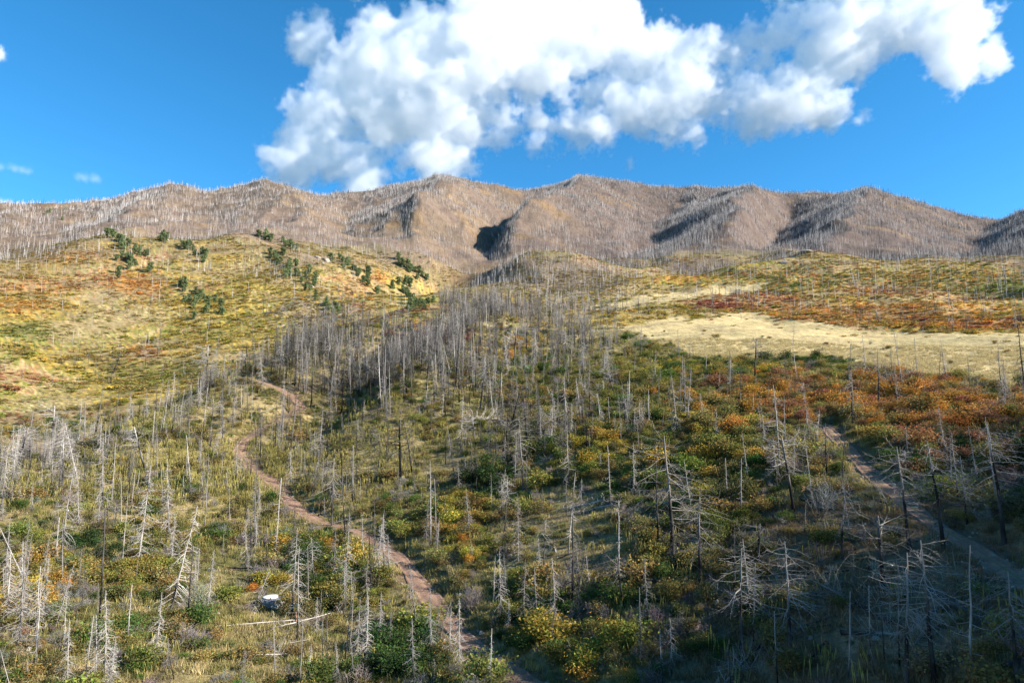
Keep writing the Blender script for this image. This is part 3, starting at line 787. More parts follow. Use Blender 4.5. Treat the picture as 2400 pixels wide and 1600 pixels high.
# ---- density of dead trees (per square metre), in picture terms
DENSE = [(860,850,190,85,0.070),(1000,720,220,26,0.05),(1280,720,150,24,0.05),(250,985,260,45,0.055),(90,1060,170,50,0.06),(480,890,120,40,0.05),(720,790,120,40,0.045),
         (300,1180,260,120,0.020),(640,1260,80,110,0.060),(250,1480,110,90,0.014),(900,1450,150,120,0.055),(1180,1400,110,150,0.030),(760,1000,150,60,0.03),(1450,1000,260,110,0.045),
         (1750,1060,150,90,0.02),(1950,1400,350,160,0.012),(1250,820,180,60,0.035),(780,1500,120,70,0.05)]
BAREZ = [(480,1520,150,70),(640,1385,70,40),(2000,930,330,60),(2100,830,400,30),(560,1440,120,30),(1100,1420,60,60)]
def tree_density(x, y, u, v, r):
    d = np.full(len(x), 0.046)
    for pu, pv, ru, rv_, w in DENSE: d += w * np.exp(-((u - pu) / ru) ** 2 - ((v - pv) / rv_) ** 2) * (r < np.where(u < 560, 262, 500))
    for pu, pv, ru, rv_ in BAREZ: d *= 1 - 0.93 * np.exp(-((u - pu) / ru) ** 2 - ((v - pv) / rv_) ** 2) * (r < 330)
    d *= 1 - 0.42 * (r < 135)
    d *= np.clip(0.5 + 1.1 * (fbm(x / 24, y / 24, 2, 81) + 0.45), 0.1, 2.2)
    right = (u > 1350) & (r < 330); d = np.where(right, d * 0.6, d)
    lh = (u < 1010) & (r > np.where(u < 520, 258, 300)) & (r < 950); d = np.where(lh, 0.0026 * np.clip(0.4 + 1.6 * (fbm(x / 50, y / 50, 2, 82) + 0.4), 0.1, 2.5) * (1 + 2.2 * smooth(640, 900, r) * (v < 640)), d)
    rf = (u >= 1010) & (r > 460) & (r < 1000); d = np.where(rf, 0.0105 * np.clip(0.5 + 1.4 * (fbm(x / 45, y / 45, 2, 83) + 0.35), 0.05, 2.3), d)
    d = np.where((u > 1420) & (r > 185) & (r < 460), d * 0.12, d)
    low_hill = np.exp(-((u - 1220) / 190) ** 2 - ((v - 625) / 38) ** 2) * (r > 540) * (r < 1000); d = d + 0.06 * low_hill
    ridge_l = (u < 560) & (v < 580) & (r > 600) & (r < 1000); d = np.where(ridge_l, 0.022, d)
    mt_ = smooth(740, 1080, r + 230 * fbm(x / 120, y / 120, 3, 69) + 110 * smooth(760, 560, u)) * (r > 560)
    # the shaded sides of the spurs carry the densest stands
    e = 14.0
    sx_ = (height(x + e, y) - height(x - e, y)) / (2 * e)
    dm = 0.019 + 0.085 * smooth(0.02, 0.45, sx_) + 0.040 * fbm(x / 70, y / 70, 3, 84) + 0.050 * fbm(x / 26, y / 26, 2, 85)
    dm *= 0.75 + 0.45 * smooth(700, 1500, u)
    d = d * (1 - mt_) + np.clip(dm, 0.004, 1) * mt_
    d[on_meadow(x, y, u, v)] *= 0.02
    d[track_dist(x, y) < 0.6] = 0
    return d
def pick_trees(r0, r1, dmax, seed):
    n = int(area(r0, r1) * dmax); x, y, z, u, v, r, g = scatter(n, r0, r1, seed=seed)
    k = g.random(n) * dmax < tree_density(x, y, u, v, r)
    return np.stack([x, y, z, u, v, r], 1)[k]

# the trees one can point to: foot and tip in the picture, kind, how dark
HERO = [
 (1551,1313,1003,'pine',.55),(1608,1348,1120,'pine',.5),(1741,1303,1203,'broken',.5),(1933,1283,1118,'pine',.55),(2091,1263,1028,'pine',.6),(2168,1258,1013,'pine',.65),(2221,1203,1048,'spire',.7),
 (2306,1248,973,'pine',.75),(2246,1108,978,'pole',.8),(2031,1363,1188,'broken',.5),(2081,1568,1278,'pine',.7),(2148,1568,1248,'pine',.7),(2231,1568,1258,'pole',.9),(1701,1508,1268,'pine',.8),
 (1726,1433,1243,'spire',.75),(1816,1513,1253,'pine',.75),(1786,1568,1408,'pole',.7),(1948,1568,1363,'pole',.7),(2336,1568,1318,'pine',.6),(1471,1508,1353,'pole',.8),(1521,1568,1443,'pole',.85),
 (1543,1553,1423,'spire',.8),(1456,1138,1018,'spire',1.0),(1203,1128,958,'pine',.7),(1306,1113,978,'spire',.8),(1958,973,788,'spire',.6),(2061,943,832,'spire',.6),(1758,1018,908,'pole',.65),
 (1803,1033,908,'pole',.7),(1701,1178,1053,'pole',.8),(1671,1153,1053,'pole',.75),(1823,1118,1008,'pole',.85),(1866,1148,998,'pole',.9),(1403,1178,1023,'pole',.8),(1468,1048,958,'pole',.5),
 (1201,1433,1288,'spire',.6),(1278,1453,1283,'spire',.95),(762,1208,1053,'pine',.85),(597,1070,958,'pine',.45),(295,1153,1023,'spire',.4),(318,1293,1063,'feathery',.95),(225,1208,1113,'feathery',.8),
 (280,1298,1133,'pole',1.0),(870,1083,988,'pine',.6),(372,998,888,'pole',1.0),(876,940,790,'pole',1.2),(755,983,860,'spire',.6),(647,1020,893,'pole',.7),(682,1473,1258,'spire',1.1),(670,1413,1218,'spire',1.0),
 (155,1568,1423,'feathery',1.1),(222,1572,1418,'feathery',1.05),(242,1573,1363,'feathery',1.1),(292,1483,1348,'pole',1.15),(357,1528,1363,'feathery',1.1),(60,1575,1518,'feathery',1.1),(95,1423,1283,'feathery',1.0),
 (17,1418,1273,'feathery',1.05),(475,1408,1268,'feathery',.95),(445,1378,1268,'feathery',.95),(840,1483,1343,'spire',1.0),(872,1483,1358,'feathery',.95),(950,1568,1423,'spire',1.0),(1057,1508,1462,'spire',1.0),
 (1125,1553,1483,'spire',1.05),(708,1568,1478,'feathery',1.0),(775,1568,1478,'feathery',1.0),(882,1323,1183,'spire',1.1),(893,1328,1228,'spire',1.0),(835,1298,1178,'pole',1.1),(1150,1433,1268,'spire',1.1),
 (1152,1183,1098,'spire',.7),(565,1308,1193,'spire',1.0),(1348,812,722,'pine',.45),(1352,800,715,'spire',.4),(590,1260,1185,'feathery',.9),(1105,842,750,'pole',.5),(1975,748,710,'pine',.45),(2120,762,744,'feathery',.7),
 (1340,990,905,'pine',.4),(1100,975,960,'pole',.9),(1560,830,755,'pole',.6),(2352,935,845,'pole',.6),(1860,1030,900,'spire',.8),
]
heroes = []
for (u, v, vt, kind, dk) in HERO:
    p = ground(u, min(v, 1560) if v <= 1568 else v)
    if p is None: continue
    if v > 1560: p = ground(u, v) if ground(u, v) is not None else p
    f = p[1] * CP + p[2] * SP
    Hm = (v - vt) / FPX * f * 1.0
    heroes.append((p, Hm, kind, dk))
g = np.random.default_rng(5)
near_t = pick_trees(52, 460, 0.16, 11)
hp = np.array([h[0][:2] for h in heroes])
dmin = np.min(np.hypot(near_t[:, None, 0] - hp[None, :, 0], near_t[:, None, 1] - hp[None, :, 1]), axis=1)
near_t = near_t[dmin > 0.9]
near_t = near_t[~((np.abs(near_t[:, 3] - 628) < 34) & (near_t[:, 4] > 1376) & (near_t[:, 4] < 1500))]      # the tank stands clear
kinds = np.array([t[0] for t in TREE_KINDS])
def kind_mix(u, v, r, g):
    w = {'spire': .34, 'pine': .10, 'pole': .36, 'broken': .05, 'feathery': .15}
    if u < 760 and v > 1180: w = {'spire': .25, 'pine': .02, 'pole': .42, 'broken': .0, 'feathery': .31}
    elif u > 1300: w = {'spire': .40, 'pine': .10, 'pole': .44, 'broken': .06, 'feathery': .06}
    k = g.choice(list(w), p=np.array(list(w.values())) / sum(w.values()))
    return k
trees = []    # dict per standing dead tree near enough to be told apart
for p, Hm, kind, dk in heroes:
    trees.append(dict(p=p, H=Hm, kind=kind, dk=dk, hero=True))
for q in near_t:
    kind = kind_mix(q[3], q[4], q[5], g)
    H = np.clip(g.lognormal(math.log(5.2), 0.50), 1.6, 13.0)
    if 650 < q[3] < 1150 and 700 < q[4] < 960: H = np.clip(g.normal(11.5, 2.2), 6, 17); kind = g.choice(['pole', 'spire', 'pine'], p=[.55, .33, .12])
    if kind == 'pine' and q[5] < 90: kind = 'spire'
    if kind == 'pine': H = max(H, 7.0)
    if q[5] < 75: H = min(H, 6.5)
    bright = 0.74 if q[3] < 1000 else 0.66
    if 560 < q[3] < 1250 and q[4] < 1150: bright = 0.44  # shade of the grove slope put into the tint of its trees
    if q[3] < 560 and q[4] < 1120: bright = 0.66
    dk = float(np.clip(g.normal(bright, 0.32), 0.12, 1.3))
    trees.append(dict(p=q[:3], H=float(H), kind=kind, dk=dk, hero=False))
for t in trees:
    ids = np.nonzero(kinds == t['kind'])[0]; t['i'] = int(g.choice(ids)); t['s'] = t['H'] / TREE_KINDS[t['i']][1]
    t['rz'] = g.uniform(0, 6.28); t['tilt'] = g.normal(0, 0.04, 2) if not t['hero'] else g.normal(0, 0.01, 2)
    if not t['hero'] and g.random() < 0.10: t['tilt'] = g.normal(0, 0.20, 2)
    u, v = pix(*t['p']); f = t['p'][1] * CP + t['p'][2] * SP
    t['u'], t['v'], t['size'] = float(u), float(v), t['H'] / f
    t['r'] = math.hypot(t['p'][0], t['p'][1])
    if t['hero'] and t['u'] > 1480 and t['v'] > 1150: t['wide'] = 1.35
def tint_of(t): return np.array((1.0, 0.985, 0.97)) * t['dk'] * (0.86 if t['u'] < 1000 else 0.95)
inframe = lambda t: -10 < t['u'] < 2362 and (t['v'] - t['size'] * FPX) < 1560 and t['v'] > 100
cand = sorted([t for t in trees if inframe(t)], key=lambda t: -(t['size'] + (10 if t['hero'] else 0)))
chosen = cand[:300]; chosen_ids = {id(t) for t in chosen}
rest = [t for t in trees if id(t) not in chosen_ids]
print('near trees', len(trees), 'single', len(chosen))

# ---- far dead trees on the hills and the mountain
parts_ = [pick_trees(460, 800, 0.06, 12), pick_trees(800, 1600, 0.125, 13), pick_trees(1600, 2650, 0.125, 14)]
far_t = np.concatenate(parts_)
print('far trees', len(far_t))
nf = len(far_t)
fs = np.clip(g.lognormal(math.log(0.70), 0.34, nf), 0.25, 1.5)
fdk = np.clip(g.normal(0.98, 0.26, nf), 0.15, 1.4)
# knoll beyond the right edge: the same burnt forest goes on there
kx, ky, kz, ku, kv, kr, kg = scatter(1500, 60, 260, 45, 100, 15)
P = np.concatenate([np.array([t['p'] for t in rest]), far_t[:, :3], np.stack([kx, ky, kz], 1)])
idx = np.concatenate([[t['i'] for t in rest], len(TREE_KINDS) + g.integers(0, len(FAR_TREES), nf), g.choice(np.nonzero(kinds != 'broken')[0], len(kx))])
thick = np.clip(far_t[:, 5] / 1400, 0.75, 1.5)
scl = np.concatenate([np.repeat([[t['s']] for t in rest], 3, 1), np.stack([fs * thick, fs * thick, fs], 1), np.repeat(kg.uniform(.5, 1.1, (len(kx), 1)), 3, 1)])
rot = np.concatenate([[(t['tilt'][0], t['tilt'][1], t['rz']) for t in rest], np.stack([g.normal(0, .04, nf), g.normal(0, .04, nf), g.uniform(0, 6.28, nf)], 1), np.stack([np.zeros(len(kx))] * 2 + [kg.uniform(0, 6, len(kx))], 1)])
tint = np.concatenate([[tint_of(t) for t in rest], fdk[:, None] * np.array((.97, .97, 1.0)), np.ones((len(kx), 3)) * .8])
instancer('dead_forest', 'dead_tree_kinds', P, rot, scl, idx, tint, kind='stuff', label='grey standing dead trees massed over the burnt slopes and the mountain', category='dead trees')

# ------------------------------------------------------------------ brush
def shrub_field(r0, r1, per, seed):
    n = int(area(r0, r1) * per); x, y, z, u, v, r, g = scatter(n, r0, r1, seed=seed)
    dens = np.clip(0.40 + 1.5 * fbm(x / 10, y / 10, 3, 91), 0.03, 1)
    for pu, pv, ru, rv_, mix in PATCHES:
        if 'TAN' in mix: continue
        dens += 0.9 * np.exp(-(((u - pu) / ru) ** 2 + ((v - pv) / rv_) ** 2) ** 1.3)
    for pu, pv, ru, rv_ in ((500,1540,170,50),(620,1420,150,30),(1100,1400,60,60),(640,1100,260,60),(1330,1290,110,60),(860,1010,120,40),(640,1388,34,12),(2150,1450,330,130),(1850,1330,150,90)):
        dens *= 1 - 0.9 * np.exp(-((u - pu) / ru) ** 2 - ((v - pv) / rv_) ** 2)
    dens = np.where(on_meadow(x, y, u, v), 0.012, dens)
    dens[track_dist(x, y) < 1.5] = 0
    dens[(np.abs(u - 626) < 36) & (v > 1380) & (v < 1432)] *= 0.06
    k = g.random(n) < np.clip(dens, 0, 1)
    return np.stack([x, y, z, u, v, r], 1)[k], g
A1, g1_ = shrub_field(48, 210, 0.62, 21)
A2, g2_ = shrub_field(210, 480, 0.22, 22)
A3, g3_ = shrub_field(480, 1000, 0.12, 23)
S = np.concatenate([A1, A2, A3]); ns_ = len(S)
scol, sk = hue(S[:, 3], S[:, 4], S[:, 0], S[:, 1], 9)
g = np.random.default_rng(6)
bare = (sk == PN.index('GR'))
low = np.isin(sk, [PN.index('TAN'), PN.index('OL')])
sz = np.clip(g.lognormal(math.log(0.66), 0.45, ns_), 0.22, 1.9) * np.where(low, 0.72, 1.0) * np.where(S[:, 5] > 400, 1.15, 1.0)
six = np.where(bare, len(SHRUBS) + g.integers(0, len(BARES), ns_), g.integers(0, len(SHRUBS), ns_))
six = np.where(S[:, 5] > 330, len(SHRUBS) + len(BARES) + g.integers(0, len(FAR_SHRUBS), ns_), six)
f_ = S[:, 1] * CP + S[:, 2] * SP
show = sz / f_
ok = (S[:, 3] > 15) & (S[:, 3] < 2337) & (S[:, 4] < 1552) & (S[:, 5] < 200)
order = np.argsort(-np.where(ok, show, 0))[:300]
single_shrub = np.zeros(ns_, bool); single_shrub[order] = True
m_ = ~single_shrub
sr = np.stack([g.normal(0, .06, ns_), g.normal(0, .06, ns_), g.uniform(0, 6.28, ns_)], 1)
ss = np.stack([sz * g.uniform(.85, 1.2, ns_), sz * g.uniform(.85, 1.2, ns_), sz * g.uniform(.7, 1.15, ns_)], 1)
farb = S[:, 5] > 330
ss[farb] *= np.array((1.35, 1.35, 0.62))
print('shrubs', ns_)
instancer('shrubbery', 'shrub_kinds', S[m_, :3], sr[m_], ss[m_], six[m_], scol[m_], kind='stuff', label='autumn brush covering the slopes in green, gold and rust', category='brush')

# ------------------------------------------------------------------ grass
n = int(area(48, 300) * 1.6); x, y, z, u, v, r, g = scatter(n, 48, 300, seed=31)
dens = np.clip(0.62 + 0.9 * fbm(x / 6, y / 6, 3, 95), 0.08, 1) * (1 - 0.68 * smooth(110, 300, r))
dens += 0.5 * np.exp(-((u - 520) / 220) ** 2 - ((v - 1500) / 70) ** 2) + 0.5 * np.exp(-((u - 1100) / 60) ** 2 - ((v - 1410) / 60) ** 2)
dens[track_dist(x, y) < 0.1] = 0
k = g.random(n) < dens
x, y, z, u, v, r = (q[k] for q in (x, y, z, u, v, r)); n = len(x)
gt = np.array([(.400,.320,.145),(.320,.265,.105),(.225,.205,.070),(.165,.165,.055),(.430,.335,.165)])
gk = np.clip(((fbm(x / 8, y / 8, 2, 96) * 1.1 + 1) * 0.5 * 5 + g.normal(0, .8, n)).astype(int), 0, 4)
gk = np.where((np.exp(-((u - 520) / 220) ** 2 - ((v - 1500) / 70) ** 2) > 0.4) & (g.random(n) < .6), g.choice([0, 1, 4], n), gk)
gcol = gt[gk] * (1 + g.normal(0, .14, (n, 1)))
stalk = (g.random(n) < 0.55 * np.exp(-((u - 560) / 420) ** 2 - ((v - 1080) / 120) ** 2) + 0.22 * np.exp(-((u - 1430) / 170) ** 2 - ((v - 1330) / 90) ** 2) + 0.04)
mdw = on_meadow(x, y, u, v)
gcol = np.where(mdw[:, None], np.array((.480, .385, .190)) * (1 + g.normal(0, .10, (n, 1))), gcol)
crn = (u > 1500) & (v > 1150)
gcol = np.where(crn[:, None], np.array((.220, .155, .085)) * (1 + g.normal(0, .2, (n, 1))), gcol)  # shade tone put into the grass colour: browned against the corner's blue fill
stalk &= ~mdw
gcol = np.where(stalk[:, None], np.array((.360, .310, .095)) * (1 + g.normal(0, .2, (n, 1))), gcol)
gidx = np.where(stalk, len(TUFTS) + g.integers(0, len(STALKS), n), g.integers(0, len(TUFTS), n))
gs = g.uniform(0.7, 1.5, n) * np.where(r > 150, 1.25, 1.0)
print('tufts', n)
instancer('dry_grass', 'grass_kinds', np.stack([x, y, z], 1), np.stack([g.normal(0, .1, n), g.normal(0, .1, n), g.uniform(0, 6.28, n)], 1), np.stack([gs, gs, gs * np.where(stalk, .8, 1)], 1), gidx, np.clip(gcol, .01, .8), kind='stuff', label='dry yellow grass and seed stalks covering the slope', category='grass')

# ------------------------------------------------------------------ loose stones along the tracks and on bare soil
n = 26000; x, y, z, u, v, r, g = scatter(n, 48, 200, seed=41)
td_ = track_dist(x, y)
k = g.random(n) < 0.10 + 0.55 * ((td_ < 1.3) & (td_ > -0.5)) + 0.05 * (td_ < 0)
x, y, z = x[k], y[k], z[k]; n = len(x)
ps = np.clip(g.lognormal(math.log(.8), .5, (n, 1)), .3, 2.6) * np.ones((1, 3))
instancer('rubble', 'stone_kinds', np.stack([x, y, z], 1), g.uniform(0, 6.28, (n, 3)), ps, g.integers(0, 4, n), np.ones((n, 3)), kind='stuff', label='loose stones strewn along the tracks and bare soil', category='stones')

# ------------------------------------------------------------------ things one can point to
from mathutils import Vector, Matrix, Quaternion, Euler
def empty(name, loc, rot=(0, 0, 0), scl=(1, 1, 1), quat=None):
    o = bpy.data.objects.new(name, None); C.objects.link(o); o.empty_display_size = 0.2
    if quat is not None: o.rotation_mode = 'QUATERNION'; o.rotation_quaternion = quat
    else: o.rotation_euler = rot
    o.location = [float(q) for q in loc]; o.scale = scl
    return o
def part(name, mesh, parent, tint=None, label=None):
    o = bpy.data.objects.new(name, mesh); C.objects.link(o); o.parent = parent
    if tint is not None: o['tint'] = [float(q) for q in tint]
    if label: o['label'] = label
    if name in ('branches', 'stems', 'crown'): o['kind'] = 'stuff'     # twigs and leaves too small to pick apart
    return o
ORD = 'first second third fourth fifth sixth seventh eighth ninth tenth eleventh twelfth thirteenth fourteenth fifteenth sixteenth seventeenth eighteenth nineteenth twentieth'.split()
TENS = {20: 'twenty', 30: 'thirty', 40: 'forty', 50: 'fifty', 60: 'sixty', 70: 'seventy'}
def ordinal(n):
    if n <= 20: return ORD[n - 1]
    t = n // 10 * 10
    return TENS[t] + '-' + ORD[n % 10 - 1] if n % 10 else TENS[t][:-1] + 'ieth'
# zones of the slope: test, where it is, from which side one counts, direction (+1 along the picture, -1 against it)
ZONES = [
 (lambda u, v: u < 610 and v > 1340, 'in the grassy hollow', 'the round tank', -1),
 (lambda u, v: u < 1010 and v > 1340, 'between tank and dirt track', 'the tank', 1),
 (lambda u, v: u < 1480 and v > 1340, 'on the green brush slope', 'the track', 1),
 (lambda u, v: u >= 1480 and v > 1340, 'low on the dark shaded slope', 'its lit side', 1),
 (lambda u, v: u >= 1480 and v > 1170, 'high on the dark shaded slope', 'its lit side', 1),
 (lambda u, v: u < 760 and v > 1170, 'on the golden slope', 'the dirt track', -1),
 (lambda u, v: u < 1150 and v > 1170, 'just above the dirt track bend', 'the track', 1),
 (lambda u, v: u < 1480 and v > 1170, 'on the open middle slope', 'the orange bush', 1),
 (lambda u, v: u < 600 and v > 940, 'on the yellow stalk slope', 'the upper track', -1),
 (lambda u, v: u < 1150 and v > 960, 'below the dark grove', 'the upper track', 1),
 (lambda u, v: u < 1600 and v > 930, 'on the olive brush slope', 'the grove', 1),
 (lambda u, v: v > 930, 'among orange brush below the meadow', 'the olive slope', 1),
 (lambda u, v: u < 650, 'along the gully rim', 'the upper track', -1),
 (lambda u, v: u < 1130, 'in the dense dark grove', 'the gully', 1),
 (lambda u, v: u < 1500, 'along the near hill crest', 'the grove', 1),
 (lambda u, v: True, 'beside the pale meadow', 'the hill crest', 1),
]
def zone(u, v):
    for k, Z in enumerate(ZONES):
        if Z[0](u, v): return k
def name_all(items, phrase):
    """items: (object, u, v, key); a label for each that counts within its zone and look"""
    groups = {}
    for it in items: groups.setdefault((zone(it[1], it[2]), it[3]), []).append(it)
    for (z, key), its in groups.items():
        _, where, side, sgn = ZONES[z]
        its.sort(key=lambda q: sgn * q[1])
        for n, it in enumerate(its):
            it[0]['label'] = '%s %s' % (phrase(key), where) + (', %s from %s' % (ordinal(n + 1), side) if len(its) > 1 else '')
KINDW = {'spire': 'narrow conifer snag', 'pine': 'wide-limbed dead pine', 'pole': 'slender bare snag', 'broken': 'broken-topped snag', 'feathery': 'twiggy dead conifer'}
items = []
for t in chosen:
    o = empty('dead_tree', t['p'], (t['tilt'][0], t['tilt'][1], t['rz']), (t['s'] * t.get('wide', 1), t['s'] * t.get('wide', 1), t['s']))
    o['category'] = 'dead tree'; o['group'] = 'burnt trees standing on the near slope'
    K = TREE_KINDS[t['i']]
    part('trunk', K[2], o, tint_of(t)); part('branches', K[3], o, tint_of(t) * 1.05)
    tone = 'charred' if t['dk'] < 0.58 else 'grey' if t['dk'] < 0.93 else 'pale'  # dark: charred wood, and grove trees with shade in their tint
    size = '' if t['kind'] == 'pine' else 'tall ' if t['H'] > 11 else 'short ' if t['H'] < 5 else ''
    items.append((o, t['u'], t['v'], (size + tone, t['kind'])))
name_all(items, lambda k: '%s %s' % (k[0], KINDW[k[1]]))

COLW = dict(DG='dark green leafy', G='green leafy', YG='yellow-green leafy', Y='golden yellow', O='bright orange', R='rust brown', RED='dark red', GR='bare grey twiggy', TAN='straw-coloured', OL='olive', DO='amber')
items = []
for q in order:
    o = empty('shrub', S[q, :3], tuple(sr[q]), tuple(float(w) for w in ss[q]))
    o['category'] = 'shrub'; o['group'] = 'brush on the near slope'
    if bare[q]:
        part('stems', BARES[int(six[q]) - len(SHRUBS)][0], o, scol[q])
    else:
        part('stems', SHRUBS[int(six[q])][0], o); part('crown', SHRUBS[int(six[q])][1], o, scol[q])
    items.append((o, S[q, 3], S[q, 4], (('big ' if sz[q] > 1.25 else 'small ' if sz[q] < .8 else '') + COLW[PN[sk[q]]])))
name_all(items, lambda k: '%s shrub' % k)

# ---- evergreens that the fire spared, on the golden hillside
EV = [(490,325),(520,340),(545,355),(565,365),(590,375),(620,390),(640,405),(560,425),(585,440),(600,455),(620,465),(545,500),(680,420),(690,490),(750,325),(735,350),(770,335),(840,380),(870,380),(885,395),(930,415),(945,430),
 (830,555),(850,565),(900,590),(920,600),(935,620),(960,630),(850,625),(865,632),(905,640),(890,665),(955,665),(1010,650),(1015,685),(1190,330),(1220,340),(1240,350),(1300,360),(1330,375),(1340,395),(1300,410),(1240,415),
 (1260,430),(1290,455),(1330,465),(1360,470),(1420,505),(1330,515),(1360,510),(1385,545),(1450,540),(1440,560),(1450,605),(1560,435),(1575,450),(1595,465),(1620,485),(1650,500),(1690,495),(1690,525),(1670,545),(1500,645),
 (1540,660),(1555,685),(1735,590),(1830,440),(1850,465),(1870,480),(1890,490),(1905,497),(1940,520),(1960,530),(1870,550),(1882,545),(1850,590),(1870,602),(1880,625),(1895,640),(1910,655),(1935,650),(1960,640),(1990,635),
 (1878,658),(1830,550),(1070,915),(1120,915),(230,195),(300,185),(285,230),(215,205)]
EVZ = [(0,180,'on the high ridge below the sky','the ridge end'),(180,360,'in the upper clump on the golden hillside','the hillside edge'),(360,500,'in the middle of the golden hillside','the orange patch'),
       (500,580,'at the foot of the golden hillside','the gully'),(580,720,'in the clump under the rocky brow','the golden hillside'),(720,860,'below the rock outcrop above the gully','the golden hillside'),(860,1100,'at the head of the gully','the rock outcrop')]
ge = np.random.default_rng(77); ev = []
EV = EV + [(X + ge.normal(0, 14), Y + abs(ge.normal(0, 12)) + 4) for X, Y in EV if 250 < Y < 900]
for X, Y in EV:
    u, v = X / 2, 372 + Y / 2 + 5 + (14 if Y < 240 else 0)
    p = ground(u, v, 250)
    if p is None: continue
    f = p[1] * CP + p[2] * SP; k = int(ge.integers(0, 6))
    w = ge.uniform(12, 20) / FPX * f / 6.4
    if Y > 900: w *= 0.5
    if Y < 240: w *= 0.6
    s = (w, w, w * ge.uniform(0.85, 1.25))
    o = empty('evergreen_tree', p, (0, 0, ge.uniform(0, 6.28)), s); o['category'] = 'tree'; o['group'] = 'evergreens spared by the fire'
    part('trunk', EVERGREENS[k][0], o); part('crown', EVERGREENS[k][1], o, np.array((.165, .205, .090)) * ge.uniform(.8, 1.3))
    ev.append((o, u, v))
for a, b, where, side in EVZ:
    its = sorted([e for e in ev if (a <= e[1] < b if where.find('ridge') < 0 else e[2] < 500)], key=lambda e: e[1])
    its = [e for e in its if 'label' not in e[0]]
    for n, e in enumerate(its): e[0]['label'] = 'dark green evergreen %s, %s from %s' % (where, ordinal(n + 1), side)
for e in ev:
    if 'label' not in e[0]: e[0]['label'] = 'dark green evergreen standing alone on the slope'

# ---- fallen trunks: foot and tip in the picture, mesh kind, tone, label
LOGS = [
 (680,1428,490,1447,'pole',1.15,'long pale fallen trunk in the grass below the tank'),
 (690,1508,562,1523,'spire',1.1,'pale fallen tree with upright branch stubs in the grassy hollow'),
 (138,1298,234,1309,'pole',1.2,'bare pale log lying among golden brush'),
 (214,1297,284,1312,'pole',.9,'grey log beside the bare pale log in golden brush'),
 (1486,1134,1266,1178,'pole',1.1,'long fallen trunk on the middle slope, upper of two'),
 (1480,1146,1300,1182,'spire',1.0,'long fallen trunk on the middle slope, lower of two'),
 (1941,1316,1800,1330,'pole',.9,'grey log crossing the dark shaded slope'),
 (1956,1268,1801,1295,'pole',.35,'charred log above the grey log on the shaded slope'),
 (1896,1486,1801,1563,'pine',.35,'charred log with root stub low on the shaded slope'),
 (1901,1443,1776,1470,'pole',.4,'charred log lying across the lower shaded slope'),
 (1656,1498,1755,1566,'pine',.7,'forked grey fallen tree at the shaded slope foot'),
 (390,998,484,982,'pole',.3,'charred log on the yellow stalk slope'),
 (590,953,648,934,'pole',.8,'grey log near the upper dirt track'),
 (862,1496,930,1526,'pole',1.2,'pale log tangled in dark green brush by the track'),
 (595,1183,628,1158,'pole',1.2,'short pale log leaning beside the track bend'),
 (2136,1363,2285,1415,'pine',.35,'charred fallen pine below the second track'),
 (2246,1326,2294,1400,'pine',.4,'short charred trunk with broken roots below the second track'),
 (1985,1140,2080,1175,'pine',.6,'grey fallen pine in the tangle beside the second track'),
 (1850,1128,1975,1146,'pine',1.0,'pale twisted fallen tree in the tangle beside the second track'),
 (1860,1160,1970,1130,'pine',.9,'grey fallen tree crossing the tangle beside the second track'),
 (2100,1245,2005,1205,'pole',.6,'thin grey log below the tangle'),
 (705,1265,640,1285,'pole',.8,'grey log under brush above the tank'),
 (1180,975,1065,960,'pine',1.15,'pale crooked fallen tree on the slope below the grove'),
 (925,1010,860,1050,'pole',.35,'charred log on the bare patch below the grove'),
 (1240,1190,1150,1215,'pole',.9,'grey fallen pole on the middle slope above the orange bush'),
]
gl = np.random.default_rng(78)
# more trunks lie across the whole slope, each where it fell
fallen_auto = []
gx = np.random.default_rng(79)
while len(fallen_auto) < 60:
    u, v = gx.uniform(30, 2320), gx.uniform(860, 1540)
    if u > 1250 and v < 900: continue
    p = ground(u, v)
    if p is None or p[1] > 330 or float(track_dist(np.array([p[0]]), np.array([p[1]]))[0]) < 2 or bool(on_meadow(np.array([p[0]]), np.array([p[1]]), np.array([u]), np.array([v]))[0]): continue
    a = gx.uniform(0, 6.28); Ln = gx.uniform(4, 11)
    b = p[:2] + Ln * np.array((math.cos(a), math.sin(a))); bz = float(height(b[0], b[1]))
    fallen_auto.append((p, np.array((b[0], b[1], bz)), gx.choice(['pole', 'spire', 'pine', 'feathery'], p=[.4, .3, .2, .1]), float(np.clip(gx.normal(.75, .3), .25, 1.2)), u, v))
M_ROOT = mat_plain('torn_roots', (0.26, 0.135, 0.075), 9, 0.4, bumpd=0)
rb_ = MB()
for k in range(22):
    a = gl.uniform(0, 6.28); d = np.array((math.cos(a), math.sin(a), gl.normal(0, .35))); l = gl.uniform(.5, 1.1)
    rb_.tube([(0, 0, 0), d * l * .5 + gl.normal(0, .06, 3), d * l], [.09, .055, .012], 4, np.array((1, 1, 1)))
ROOTS = rb_.mesh('root_plate', M_ROOT)
log_items = []
